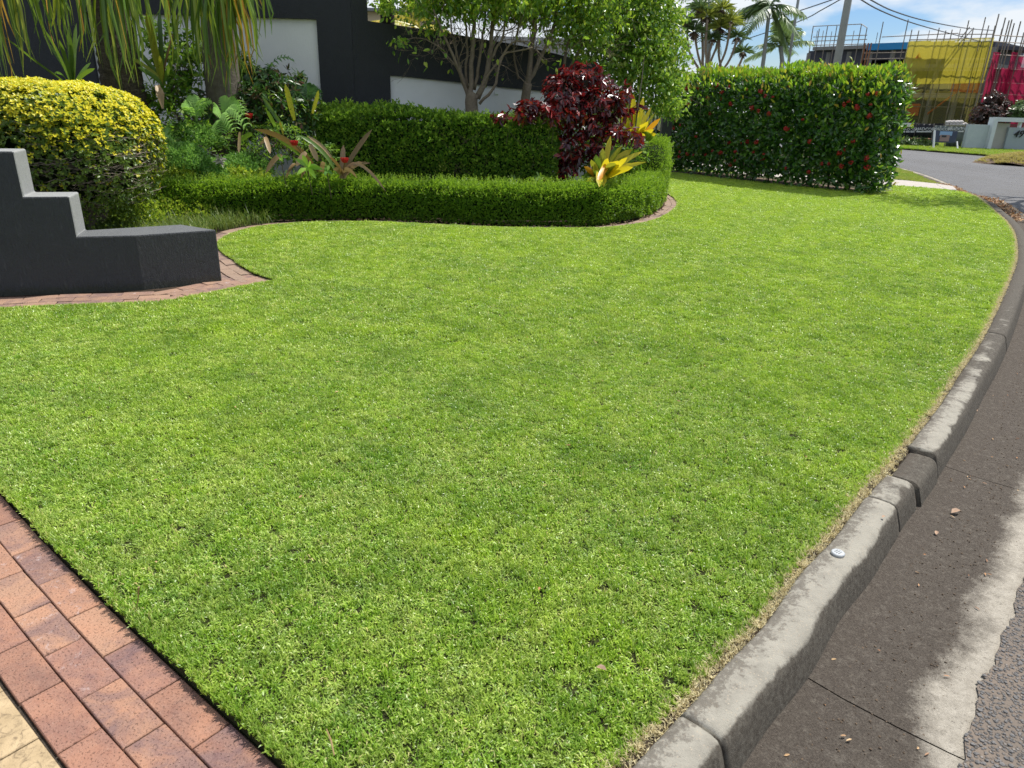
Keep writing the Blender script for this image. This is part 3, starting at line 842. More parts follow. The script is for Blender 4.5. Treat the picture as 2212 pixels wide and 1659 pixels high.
W2 = [(764, 12.0, -60, 163), (797, 12.09, 45, 163), (842, 12.21, 52, 163), (925, 12.44, 64, 171), (1001, 12.67, 77, 179), (1065, 12.88, 88, 186), (1122, 13.07, 98, 192), (1210, 13.4, 118, 200), (1290, 13.72, 140, 208)]
W2 = catmull([(V(px, 100, Y)[0], Y, V(px, t_, Y)[2], V(px, p_, Y)[2]) for px, Y, t_, p_ in W2[1:]], .25)
W2 = np.r_[[[xc + .004, 12.0, W2[0][2], W2[0][3]]], W2]
def wstrip(name, x0, x1, z0, z1, mat, off=0.0, th=.22):
    """a stretch of the curved wall between two x; z0, z1 numbers or column indices of the survey"""
    k = np.clip(np.linspace(x0, x1, max(2, int((x1 - x0) / .25) + 1)), W2[0][0], W2[-1][0])
    Pq = np.stack([np.interp(k, W2[:, 0], W2[:, c]) for c in range(4)], 1); T_, N__ = rnormals(Pq); n = len(Pq); P = []
    for i in range(n):
        za = z0 if not isinstance(z0, str) else Pq[i][int(z0)]; zb2 = z1 if not isinstance(z1, str) else Pq[i][int(z1)]
        for o_, z in ((-off - th, za), (-off, za), (-off, zb2), (-off - th, zb2)): P.append((Pq[i][0] + N__[i][0] * o_, Pq[i][1] + N__[i][1] * o_, z))
    F = [tuple(f) for f in grid_faces(n, 4, True)] + [(0, 1, 2, 3)[::-1], tuple((n - 1) * 4 + q for q in range(4))]
    return fixn(npmesh(name, P, F, mat, gw2))
xa_, xb_ = V(797, 100, 12.09)[0], V(841, 100, 12.21)[0]
wstrip('pier', xc + .004, xa_, -.1, 5.2, M_dark2); wstrip('wall', xa_, xb_, -.1, '2', M_dark2)
wstrip('wall', xb_, W2[-1][0], '3', '2', M_dark2); wstrip('wall_panel', xb_, W2[-1][0], -.1, '3', M_white, off=.06, th=.12)

# ------------------------------------------------------------------ foliage materials
M_boxleaf = leafmat('box_hedge_leaf', [(.04, .10, .012), (.09, .21, .02), (.19, .34, .03), (.36, .48, .06)], (.42, .66, .03), .45, .45, .35)
M_darkleaf = leafmat('dark_hedge_leaf', [(.03, .09, .014), (.08, .19, .022), (.16, .30, .03), (.30, .42, .05)], (.34, .58, .03), .4, .5, .3)
M_core = flat('dark_hull', (.012, .022, .006), .9, .1, 30, .5)  # dark colour of the solid hulls added inside hedges and bush
M_twig = flat('twig_bark', (.11, .085, .06), .85, .15, 40, .4)
M_bark = flat('grey_bark', (.13, .11, .085), .85, .2, 25, .45, bump=.004)

def hedge_samples(path, prof, n, lump=.03, inset=.04, lk=3.0, ends=True):
    """points, outward normals on a swept outline (profile offset is to the right)"""
    P = np.asarray(path)[:, :2]; T, Nn = rnormals(P)
    s = np.r_[0, np.cumsum(np.linalg.norm(np.diff(P, axis=0), axis=1))]
    prof = np.array(prof, float); ps = np.r_[0, np.cumsum(np.linalg.norm(np.diff(prof, axis=0), axis=1))]
    u = rs.rand(n) * s[-1]; v = rs.rand(n) * ps[-1]
    po = np.interp(v, ps, prof[:, 0]); pz = np.interp(v, ps, prof[:, 1])
    seg = np.clip(np.searchsorted(ps, v) - 1, 0, len(prof) - 2)
    dt = np.diff(prof, axis=0)[seg]; dn = unit(np.stack([dt[:, 1], -dt[:, 0]], 1))   # outward for a profile that runs up, over and down from right to left
    bx_, by_ = np.interp(u, s, P[:, 0]), np.interp(u, s, P[:, 1]); nx, ny = np.interp(u, s, Nn[:, 0]), np.interp(u, s, Nn[:, 1])
    Q = np.stack([bx_ + nx * po, by_ + ny * po, pz], 1)
    O = unit(np.stack([nx * dn[:, 0], ny * dn[:, 0], dn[:, 1]], 1))
    if ends:
        a = int(n * .06)
        for e, sg in ((0, -1), (-1, 1)):
            w = rs.rand(a); lo = rs.rand(a)
            vv = w * ps[-1]; po = np.interp(vv, ps, prof[:, 0]); pz = np.interp(vv, ps, prof[:, 1])
            mid = prof[:, 0].mean()
            po = mid + (po - mid) * lo ** .5; pz = prof[:, 1].min() + (pz - prof[:, 1].min()) * lo ** .5
            q = np.stack([P[e, 0] + Nn[e, 0] * po, P[e, 1] + Nn[e, 1] * po, pz], 1)
            Q = np.r_[Q, q]; O = np.r_[O, np.tile([T[e, 0] * sg, T[e, 1] * sg, .1], (a, 1))]
    l = sinnoise(Q[:, 0] + Q[:, 2] * .7, Q[:, 1] - Q[:, 2] * .9, lk) + .6 * sinnoise(Q[:, 0] - Q[:, 2], Q[:, 1] + Q[:, 2], lk * 2.7, 2)
    Q = Q + O * (lump * l - inset * rs.rand(len(Q)) ** 2 * 1.0)[:, None]
    return Q, O
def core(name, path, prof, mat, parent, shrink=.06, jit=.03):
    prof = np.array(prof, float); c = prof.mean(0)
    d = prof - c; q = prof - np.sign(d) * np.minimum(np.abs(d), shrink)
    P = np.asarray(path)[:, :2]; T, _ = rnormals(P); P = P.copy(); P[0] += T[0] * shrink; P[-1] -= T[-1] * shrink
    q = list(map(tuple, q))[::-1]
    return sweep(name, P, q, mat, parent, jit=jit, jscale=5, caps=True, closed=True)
def bend_up(O, amt=.4, rnd=.8):
    A = unit(O + np.array([0, 0, amt]) + rdir(len(O)) * rnd)
    N_ = unit(O + np.array([0, 0, .5]) + rdir(len(O)) * .6)
    return A, N_

# low clipped hedge along the edging
LH = catmull([(-4.9, 8.7), (-4.3, 8.95), (-3.75, 9.25), (-3.2, 9.6), (-2.6, 9.83), (-1.9, 9.95), (-1.1, 9.86), (-.14, 9.80), (.85, 9.95), (1.22, 10.12), (1.6, 10.5), (1.95, 11.1), (2.22, 11.8), (2.42, 12.5), (2.5, 13.2), (2.45, 14.0)], .12)
lprof = [(0, -.04), (.03, .1), (.035, .3), (-.02, .43), (-.12, .47), (-.34, .47), (-.44, .42), (-.48, .25)]
lh = thing('low_hedge', 'low clipped green hedge following the curved brick edging', 'hedge', (-.5, 9.9, -.05))
Q, O = hedge_samples(LH, lprof, 80000, .055, .09, 3.2)
A, N_ = bend_up(O, .35, .9)
r = np.clip(rs.rand(len(Q)) * .75 + .25 * (O[:, 2] > .5) * rs.rand(len(Q)), 0, 1)
f_ = leaves('foliage', Q, A, N_, .028 + .022 * rs.rand(len(Q)), .017 + .010 * rs.rand(len(Q)), M_boxleaf, lh, r, kind='diamond'); f_['kind'] = 'stuff'
c_ = core('branches', LH, lprof, M_core, lh, .065); c_['kind'] = 'stuff'  # added solid dark hull under the leaves, closes the view through
# shoots standing out of the clipped top
def shoots(path, prof, n, mat, parent, name='shoot', L=(.05, .12), nl=7, ll=.022, lump=.035, lk=3.2, topmost=True):
    Q, O = hedge_samples(path, prof, n * 3, lump, .01, lk, ends=False)
    k = np.argsort(-O[:, 2] * rs.rand(len(O)))[:n] if topmost else np.arange(n)
    Q, O = Q[k], O[k]; D = unit(O + [0, 0, .5] + rdir(n) * .5); LL = L[0] + (L[1] - L[0]) * rs.rand(n)
    P = []; A = []; rr = []
    for j in range(nl):
        t_ = (j + 1) / nl
        P.append(Q + D * (LL * t_)[:, None]); A.append(unit(D + rdir(n) * 1.1)); rr.append(np.full(n, .5) + .5 * rs.rand(n))
    P = np.concatenate(P); A = np.concatenate(A)
    o = leaves(name, P, A, rdir(len(P)), ll * (.7 + .6 * rs.rand(len(P))), ll * .5, mat, parent, np.concatenate(rr), kind='diamond'); o['kind'] = 'stuff'
shoots(LH, lprof, 2600, M_boxleaf, lh, 'shoots')
Q, O = hedge_samples(LH, [(0, -.02), (.05, .05)], 500, .02, .02)   # dry litter under its foot
o = leaves('leaf_litter', np.c_[Q[:, :2] + rs.normal(0, .05, (len(Q), 2)), np.full(len(Q), -.03)], unit(rdir(len(Q)) * [1, 1, .2]), rdir(len(Q)), .05, .02, flat('dry_leaf', (.22, .15, .08), .8, nscale=12, amt=.5), None); o['kind'] = 'stuff'
M_dry = o.data.materials[0]

# taller dark hedge behind
def hedge_box(name, label, front, depth, z1, n, mat, leaf, lump=.05, lk=2.2, core_shrink=.1, z0=-.05, taper=.03, inset=.07, shoot=600, loc=None):
    P = catmull(front, .15)
    prof = [(0, z0), (taper, z0 + (z1 - z0) * .5), (0, z1 - .1), (-.08, z1), (-depth + .08, z1), (-depth, z1 - .1), (-depth, z0)]
    th_ = thing(name, label, 'hedge', loc or (P[len(P) // 2][0], P[len(P) // 2][1], z0))
    Q, O = hedge_samples(P, prof, n, lump, inset, lk)
    A, N_ = bend_up(O, .45, .9)
    o = leaves('foliage', Q, A, N_, leaf * (.6 + .7 * rs.rand(len(Q))), leaf * .55 * (.7 + .5 * rs.rand(len(Q))), mat, th_, rs.rand(len(Q)), kind='diamond'); o['kind'] = 'stuff'
    o = core('branches', P, prof, M_core, th_, core_shrink, .04); o['kind'] = 'stuff'  # added dark hull inside the leaf layer, no modelled twigs
    shoots(P, prof, shoot, mat, th_, 'shoots', L=(.03, .09), ll=leaf, lump=lump, lk=lk)
    return th_, P, prof
zbh = V(900, 243, 11.3)[2]
bh, BP, bprof = hedge_box('rear_hedge', 'dark green clipped hedge standing in front of the low white panel', [(V(655, 300, 10.9)[0], 10.95), (V(800, 300, 10.85)[0], 10.85), (V(1000, 300, 10.8)[0], 10.8), (V(1120, 300, 10.75)[0], 10.75), (V(1200, 300, 10.9)[0], 10.95), (V(1208, 300, 11.2)[0], 11.3)], .75, zbh - .02, 60000, M_darkleaf, .050, .11, 2.6)
zsh = V(1420, 300, 13.2)[2]
hedge_box('end_hedge', 'small squared hedge at the far right end of the garden bed', [(V(1345, 330, 12.3)[0], 12.3), (V(1425, 330, 12.5)[0], 12.5), (V(1449, 330, 13.0)[0], 13.1), (V(1445, 330, 13.8)[0], 13.9)], .5, zsh, 26000, M_boxleaf, .026, .03, 3, shoot=300)
# bare stems showing on the rear hedge
tb = TB()
for i in range(70):
    j = rs.randint(2, len(BP) - 2); bp = BP[j]
    p = Vector((bp[0] + rs.normal(0, .05), bp[1] - .02 + .05 * rs.rand(), .3 + .7 * rs.rand())); pts = [p]
    d = Vector((rs.normal(0, .6), -.1, .6 + .5 * rs.rand()))
    for q_ in range(4):
        p = p + d * .06 + Vector((rs.normal(0, .02), -.006, 0)); pts.append(p)
    tb.tube(pts, [.004, .0035, .003, .002, .001], 4)
tb.build('stem', M_twig, bh)['kind'] = 'stuff'
# yellow-green flush on parts of the rear hedge
Q, O = hedge_samples(BP, bprof, 9000, .05, .0, 2.0, ends=False)
msk = (sinnoise(Q[:, 0] * 1.3, Q[:, 2] * 2.2, 3.1, 1) + .5 * sinnoise(Q[:, 0], Q[:, 2], 9, 2) > .5) & (Q[:, 0] > -1.2) & (O[:, 1] < -.3)
Q, O = Q[msk], O[msk]; A, N_ = bend_up(O, .2, 1)
M_lime = leafmat('new_hedge_leaf', [(.16, .26, .03), (.30, .36, .05), (.38, .40, .08)], (.4, .5, .04), .4)
o = leaves('new_leaves', Q + O * .05, A, N_, .034, .02, M_lime, bh, kind='diamond'); o['kind'] = 'stuff'
# the loose bright hedge mass at the left
M_loose = leafmat('loose_hedge_leaf', [(.08, .17, .02), (.18, .32, .03), (.34, .46, .05), (.52, .54, .10)], (.55, .7, .04), .45, .45, .35)
hedge_box('loose_hedge', 'bright loose green hedge mass between the golden bush and the seedlings', [(V(235, 440, 8.9)[0], 9.0), (V(330, 440, 9.1)[0], 9.3), (V(430, 440, 9.5)[0], 9.6), (V(530, 440, 9.75)[0], 9.8), (V(585, 440, 9.9)[0], 9.98)], .6, .54, 36000, M_loose, .046, .10, 4.5, .2, shoot=1400)

# ------------------------------------------------------------------ golden bush
gb_c = Vector((V(105, 300, 7.75)[0], 7.75, .92)); RX, RY, RZ = (V(345, 300, 7.75)[0] - gb_c.x) * .86, .95, .66
gb = thing('golden_bush', 'rounded bush with bright yellow new leaves above the stepped wall', 'bush', (gb_c.x, gb_c.y, -.05))
n_ = 34000; D = rdir(n_); D[:, 2] = np.where(D[:, 2] < -.75, -D[:, 2], D[:, 2])
def bushsurf(D, r_=1.0):
    rr = 1 + .045 * sinnoise(D[:, 0] * 1.2 + D[:, 2], D[:, 1] * 1.2, 5) + .03 * sinnoise(D[:, 0] * 2 - D[:, 2], D[:, 1] * 2, 9)
    e = np.abs(D) ** 3.0; k_ = (e.sum(1)) ** (-1 / 3.0)
    return np.array(gb_c) + D * (k_ * rr * r_)[:, None] * [RX, RY, RZ]
inn = 1 - .16 * rs.rand(n_) ** 2
Q = bushsurf(D, inn); A = unit(D + [0, 0, .6] + rdir(n_) * .7); N_ = unit(D + [0, 0, .3] + rdir(n_) * .7)
top = D[:, 2] + .22 * sinnoise(D[:, 0] * 3, D[:, 1] * 3, 3) + rs.normal(0, .13, n_)
M_gold = leafmat('golden_leaf', [(.34, .44, .03), (.62, .62, .03), (.82, .72, .03), (.88, .78, .06)], (.9, .8, .03), .4, .4)
M_gbg = leafmat('golden_bush_old_leaf', [(.05, .10, .015), (.10, .18, .02), (.22, .30, .03)], (.3, .42, .03), .4, .4)
yl = top > .30; gn = (~yl) & (rs.rand(n_) < np.where(top > -.05, .6, .3))
def whorls(nm, Q_, D_, L_, W_, mat, per=4):
    m_ = len(Q_); P_ = np.repeat(Q_, per, 0); ax = np.repeat(unit(D_ + [0, 0, .5] + rdir(m_) * .35), per, 0)
    a_ = rdir(m_ * per); a_ = unit(a_ - (a_ * ax).sum(1)[:, None] * ax); a_ = unit(a_ + ax * .55)
    o_ = leaves(nm, P_ + a_ * .004, a_, ax, L_ * (.7 + .5 * rs.rand(m_ * per)), W_, mat, gb, np.clip(np.repeat(rs.rand(m_), per) * .7 + .3 * rs.rand(m_ * per), 0, 1), fold=.15); o_['kind'] = 'stuff'
kq = rs.rand(n_) < .62
whorls('new_leaves', Q[yl & kq], D[yl & kq], .032, .017, M_gold)
whorls('old_leaves', Q[gn & kq] - D[gn & kq] * .01, D[gn & kq], .036, .020, M_gbg)
kg = yl & (rs.rand(n_) < .45); whorls('old_leaves', Q[kg] - D[kg] * .035, D[kg], .045, .024, M_gbg)
sp_ = (rs.rand(n_) < .022) & ~yl & (top > -.35); whorls('new_leaves', Q[sp_], D[sp_], .04, .02, M_gold, 5)
M_gtwig = flat('grey_twig', (.17, .14, .11), .85, .15, 30, .4)
tb = TB()
for i in range(950):
    a = rs.rand() * 6.283; el = rs.normal(-.2, .3)
    d = np.array([[math.cos(a) * math.cos(el), math.sin(a) * math.cos(el), math.sin(el)]])
    p = Vector(bushsurf(d, .93 + .06 * rs.rand())[0]); t_ = Vector((-math.sin(a), math.cos(a), 0)) * rs.choice([-1, 1])
    pts = [p]
    for q_ in range(4):
        p = p + t_ * .05 + Vector((rs.normal(0, .015), rs.normal(0, .015), rs.normal(.004, .018))) + Vector((math.cos(a), math.sin(a), 0)) * .004; pts.append(p)
    tb.tube(pts, [.003, .0028, .0024, .002, .001], 3, cap=False)
for i in range(16):
    a = rs.rand() * 6.283; e_ = rs.rand() ** .5
    base = Vector((gb_c.x + .25 * math.cos(a), gb_c.y + .2 * math.sin(a), -.05)); tip = Vector((gb_c.x + RX * .8 * e_ * math.cos(a), gb_c.y + RY * .8 * e_ * math.sin(a), .75 + .3 * rs.rand()))
    tb.tube([base, base.lerp(tip, .4) + Vector((0, 0, .08)), tip], [.022, .014, .006], 6)
tb.build('branches', M_gtwig, gb)['kind'] = 'stuff'
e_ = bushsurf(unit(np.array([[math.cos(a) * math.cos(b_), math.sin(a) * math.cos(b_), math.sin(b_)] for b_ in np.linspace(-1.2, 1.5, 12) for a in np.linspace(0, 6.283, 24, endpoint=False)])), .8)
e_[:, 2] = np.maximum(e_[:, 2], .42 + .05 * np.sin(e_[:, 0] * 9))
npmesh('dark_hull', e_, grid_faces(12, 24, True), M_core, gb)['kind'] = 'stuff'  # dark closed shell added inside the bush behind its leaves
# lower sparse green skirts
n2 = 3500; a = rs.rand(n2) * 6.283; rr = .55 + .4 * rs.rand(n2)
Q = np.stack([gb_c.x + RX * rr * np.cos(a), gb_c.y + RY * rr * np.sin(a), .02 + .5 * rs.rand(n2)], 1)
o = leaves('lower_leaves', Q, unit(rdir(n2) + [0, 0, .5]), rdir(n2), .035, .02, M_gbg, gb, kind='diamond'); o['kind'] = 'stuff'

# ------------------------------------------------------------------ tussock grass and ground cover by the path
def strands(name, pts, L, w, mat, label=None, lean=.7, parent=None):
    n = len(pts); a = rs.rand(n) * 6.283; ln = np.clip(rs.normal(lean, .3, n), .1, 1.4); L = L * (.6 + .7 * rs.rand(n))
    D = np.stack([np.cos(a), np.sin(a), np.zeros(n)], 1); S = np.stack([-np.sin(a), np.cos(a), np.zeros(n)], 1) * w
    U = np.array([0, 0, 1.0]); P = np.asarray(pts)
    p1 = P + D * (L * .5 * np.sin(ln * .5))[:, None] + U * (L * .5 * np.cos(ln * .5))[:, None]
    p2 = p1 + D * (L * .5 * np.sin(ln * 1.5))[:, None] + U * (L * .5 * np.cos(ln * 1.5))[:, None]
    Vx = np.stack([P - S, P + S, p1 + S, p1 - S, p2], 1).reshape(-1, 3)
    k = np.arange(n)[:, None] * 5
    F = [tuple(x_) for x_ in (k + [0, 1, 2, 3])] + [tuple(x_) for x_ in (k + [3, 2, 4])]
    o = npmesh(name, Vx, F, mat, parent, rnd=np.repeat(rs.rand(n), 5)); o['kind'] = 'stuff'; return o
M_mondo = leafmat('tussock_blade', [(.06, .13, .02), (.12, .2, .03), (.3, .34, .12)], (.3, .4, .05), .35)
x, y = jgrid(-4.9, -2.9, 7.3, 9.4, .02); k = (~inpoly(x, y, LAWN)) & (edge_dist(x, y, LAWN) > .24) & (x + 3.2 < (y - 7.3) * .25) & (y < 9.4 - (x < -4) * .2)
k &= sinnoise(x, y, 14, 2) > -.35
strands('tussock_grass', np.c_[x[k], y[k], np.full(k.sum(), -.04)], .24, .0028, M_mondo, lean=.8)
M_gcover = leafmat('ground_cover_leaf', [(.04, .10, .02), (.08, .18, .03), (.14, .26, .05)], (.22, .42, .05), .35, .35)
def mound(name, label, c, r3, n, leaf, mat, cat='plant', kindl='diamond', asp=.5, up=.5):
    th_ = thing(name, label, cat, (c[0], c[1], c[2] - .02))
    D = rdir(n); D[:, 2] = np.abs(D[:, 2]); rr = 1 - .35 * rs.rand(n) ** 2
    rr *= 1 + .12 * sinnoise(D[:, 0] * 2, D[:, 1] * 2 + D[:, 2], 4, c[0])
    Q = np.array(c) + D * rr[:, None] * r3
    o = leaves('foliage', Q, unit(D * .6 + [0, 0, up] + rdir(n) * .8), unit(D + rdir(n) * .7), leaf * (.6 + .7 * rs.rand(n)), leaf * asp, mat, th_, kind=kindl); o['kind'] = 'stuff'
    tb = TB()
    for i in range(10):
        d = D[i]; tb.tube([c, tuple(np.array(c) + d * np.array(r3) * .5 + [0, 0, .03]), tuple(np.array(c) + d * np.array(r3) * .85)], [.008, .005, .002], 4)
    tb.build('stems', M_twig, th_)['kind'] = 'stuff'
    return th_
for (px, py, Y, rx, rz, lab) in ((292, 448, 8.55, .3, .30, 'bright leafy mound between the golden bush and the flat block'), (352, 446, 8.95, .3, .26, 'leafy lime mound at the left end of the low hedge'), (415, 440, 9.2, .32, .28, 'small leafy mound where the brick edging bends')):
    c = V(px, py, Y); mound('leafy_mound', lab, (c[0], Y, -.02), (rx, .25, rz + .1), 2600, .045, M_loose, asp=.55)
M_fluff = leafmat('feathery_leaf', [(.06, .17, .03), (.16, .34, .06), (.34, .54, .15)], (.4, .7, .1), .35, .35)
for i, (px, py, Y, rx, rz, n, lab) in enumerate([
    (385, 345, 9.75, .42, .30, 5000, 'bright feathery green fern mound just right of the golden bush'),
    (455, 372, 9.9, .36, .24, 3800, 'feathery green ground plant with pale dead leaves beside it'),
    (530, 360, 10.2, .36, .26, 3200, 'shaded dark feathery plant left of the brown bromeliad leaves'),
    (420, 300, 10.5, .40, .34, 3600, 'light green ferny clump below the split-leaf plant')]):
    c = V(px, py, Y); mound('ferny_plant', lab, (c[0], Y, c[2] - rz * .35), (rx, .3, rz), n, .055, M_fluff, asp=.30)
# ------------------------------------------------------------------ strap-leaved plants, every leaf a part
def strap_plant(name, label, cat, base, tips, mats, n=9, fold=.25, group=None, w=.032, pointed=False, extra=0):
    """base (px,py,Y); tips (px,py,Y,bend,mat index[,width])"""
    B = VV(*base); th_ = thing(name, label, cat, tuple(B), group)
    for q_ in range(extra):
        t0 = tips[rs.randint(0, len(tips))]; f_ = .7 + .3 * rs.rand()
        tips = tips + [(base[0] + (t0[0] - base[0]) * f_ + rs.normal(0, 8), base[1] + (t0[1] - base[1]) * f_ + rs.normal(0, 6), t0[2] + rs.normal(0, .12), t0[3], t0[4] if rs.rand() < .6 else rs.choice([0, 1, 2]))]
    for t_ in tips:
        tip = VV(t_[0], t_[1], t_[2]); bend = t_[3]; ww = t_[5] if len(t_) > 5 else w
        b0 = B + Vector((rs.normal(0, .02), rs.normal(0, .02), 0)) if len(t_) < 7 else VV(*t_[6])
        L = (tip - b0).length; out = Vector((tip.x - b0.x, tip.y - b0.y, 0))
        ctl = b0.lerp(tip, .45) + Vector((0, 0, bend * L)) - out * .15 * (1 if bend > 0 else 0)
        pts = []; wid = []
        for i in range(n):
            u = i / (n - 1); pts.append(b0 * (1 - u) ** 2 + ctl * 2 * u * (1 - u) + tip * u * u)
            wd = (.55 + .45 * min(1, u * 3)) * (1 - max(0, (u - (.55 if pointed else .78)) / (.45 if pointed else .22)) ** 2 * .93)
            wid.append(ww * wd)
        view = Vector((0, -1, 0.25)); side = (tip - b0).cross(view)
        if side.length < 1e-4: side = Vector((1, 0, 0))
        side = (side.normalized() + Vector((rs.normal(0, .2), rs.normal(0, .5), 0))).normalized()
        tb = TB(); tb.ribbon(pts, wid, side, fold, rs.rand()); tb.build('leaf', mats[t_[4]], th_, smooth=True)
    return th_
def strapmat(name, c1, c2, tcol, spots=0.0, tfac=.3):
    m, t = newmat(name); b = NB(t); p = b.pos()
    c = b.mix(b.noise(b.scaled(p, (6, 6, 2)), 3, 4), c1, c2)
    if spots: c = b.mix(b.math('MULTIPLY', b.ramp(b.noise(p, 60, 3, .7), [(.56, 0), (.64, 1)]), spots), c, (.02, .035, .01))
    b.out(c, .38, b.bump(b.noise(b.scaled(p, (30, 30, 3)), 4, 3), .3, .003), .5, b.mix(.6, c, tcol), tfac); return m
M_bg = strapmat('strap_green', (.07, .15, .02), (.13, .23, .03), (.28, .45, .03), .5)
M_by = strapmat('strap_yellow_green', (.26, .30, .03), (.40, .40, .04), (.5, .5, .03), .7)
M_bgold = strapmat('strap_golden', (.55, .44, .02), (.66, .58, .04), (.85, .7, .02), 0, .42)
M_borange = strapmat('strap_orange', (.72, .24, .015), (.62, .42, .03), (.9, .4, .02), 0, .4)
M_btan = strapmat('strap_dead_tan', (.30, .19, .08), (.42, .30, .16), (.4, .28, .12), 0, .2)
M_bbrown = strapmat('strap_bronze', (.14, .09, .035), (.22, .14, .05), (.3, .2, .05), .2, .25)
M_bpink = strapmat('strap_pink', (.34, .16, .14), (.24, .24, .10), (.4, .25, .15), .2, .25)
M_bpale = strapmat('strap_pale', (.45, .55, .40), (.55, .62, .5), (.5, .6, .4), 0, .3)
SM = [M_bg, M_by, M_bgold, M_borange, M_btan, M_bbrown, M_bpink, M_bpale]

strap_plant('giant_bromeliad', 'upright green strap-leaved plant against the dark wall behind the golden bush', 'plant', (160, 190, 9.6),
            [(96, 64, 9.5, .05, 0), (127, 84, 9.4, .02, 0, .028), (147, 60, 9.5, 0, 0), (165, 50, 9.6, 0, 0, .038), (173, 72, 9.5, .02, 0, .03), (5, 76, 9.3, -.05, 0, .026), (205, 148, 9.3, .1, 0, .024), (100, 88, 9.7, .06, 0, .02), (196, 135, 9.8, .06, 0, .02), (118, 158, 9.2, .3, 0, .018)], SM, w=.036)
strap_plant('wide_bromeliad', 'big arching strap-leaved plant between the two palm trunks', 'plant', (352, 185, 10.3),
            [(268, 84, 10.2, .05, 0, .03), (271, 118, 10.1, .08, 1, .022), (316, 26, 10.4, .1, 1, .06), (345, 20, 10.6, .05, 0, .05), (297, 145, 10.0, .1, 0, .03), (380, 60, 10.3, .02, 5, .02), (300, 112, 10.4, .05, 6, .012), (345, 120, 10.2, .02, 1, .03), (395, 95, 10.0, .1, 0, .03), (330, 60, 10.5, 0, 0, .03)], SM, w=.03)
strap_plant('bronze_bromeliad', 'sprawling bromeliad with bronze and dead tan leaves left of the rear hedge', 'plant', (690, 385, 10.05),
            [(549, 279, 9.9, .25, 5, .04), (584, 332, 9.7, .3, 4, .028, (572, 296, 9.85)), (616, 181, 10.5, 0, 1, .036, (636, 260, 10.6)), (688, 195, 10.6, 0, 1, .034, (674, 245, 10.7)), (566, 208, 10.4, -.02, 0, .026, (616, 280, 10.4)),
             (575, 237, 10.3, 0, 0, .032, (603, 290, 10.3)), (645, 292, 9.9, .2, 0, .028, (727, 375, 9.95)), (664, 294, 9.85, .12, 4, .022, (718, 345, 9.9)), (687, 349, 9.75, .25, 4, .034, (669, 312, 9.85)), (574, 374, 9.6, .5, 5, .03, (612, 340, 9.8)),
             (604, 262, 10.3, .02, 2, .014, (612, 292, 10.3)), (640, 360, 9.75, .3, 4, .034, (662, 330, 9.85)), (618, 385, 9.7, .4, 5, .026, (640, 355, 9.9)), (520, 305, 10.1, .3, 0, .03, (545, 290, 10.1)), (516, 330, 9.9, .0, 4, .02, (518, 285, 10)),
             (598, 300, 10.0, .1, 0, .03), (700, 350, 9.7, .2, 4, .03), (650, 385, 9.7, .5, 5, .028, (672, 350, 9.9)), (560, 312, 10.1, .1, 4, .02, (580, 300, 10.1))], SM)
strap_plant('pink_bromeliad', 'bromeliad with a pink upright leaf and red flower before the rear hedge', 'plant', (738, 385, 9.9),
            [(742, 313, 9.95, .0, 6, .034), (804, 279, 10.1, .02, 5, .03), (834, 414, 9.55, .7, 6, .02), (765, 330, 10.05, .05, 0, .026), (712, 340, 9.8, .25, 5, .03), (783, 350, 9.9, .2, 6, .03), (772, 385, 9.6, .5, 4, .028), (800, 352, 10.0, .3, 5, .02), (720, 365, 9.7, .3, 4, .03)], SM)
M_red = flat('red_bract', (.42, .015, .012), .5, .4, 60, .4)
for (px, py, Y, sx_, sy_, lab) in ((636, 309, 9.85, 656, 335, 'red cup-shaped flower above the bronze leaves'), (745, 346, 9.8, 742, 368, 'red cup-shaped flower beside the pink upright leaf'), (538, 250, 10.3, 536, 268, 'dim red flower in the shade below the second palm trunk')):
    c = VV(px, py, Y); s_ = VV(sx_, sy_, Y + .03)
    th_ = thing('red_flower', lab, 'flower', tuple(s_), 'red bromeliad flowers')
    tb = TB(); tb.tube([s_, s_.lerp(c, .6), c], [.01, .008, .012], 6); tb.build('stalk', M_bbrown, th_)
    tb = TB()
    for i in range(26):
        a = i * 2.4; rr = .012 + .0016 * i
        d = Vector((math.cos(a) * rr, math.sin(a) * rr, 0)); b0 = c + d * .5 + Vector((0, 0, -.03)); t_ = c + d * 1.1 + Vector((0, 0, .03 + .004 * rs.rand()))
        tb.tube([b0, b0.lerp(t_, .6), t_], [.006, .009, .004], 5)
    tb.build('bracts', M_red, th_)

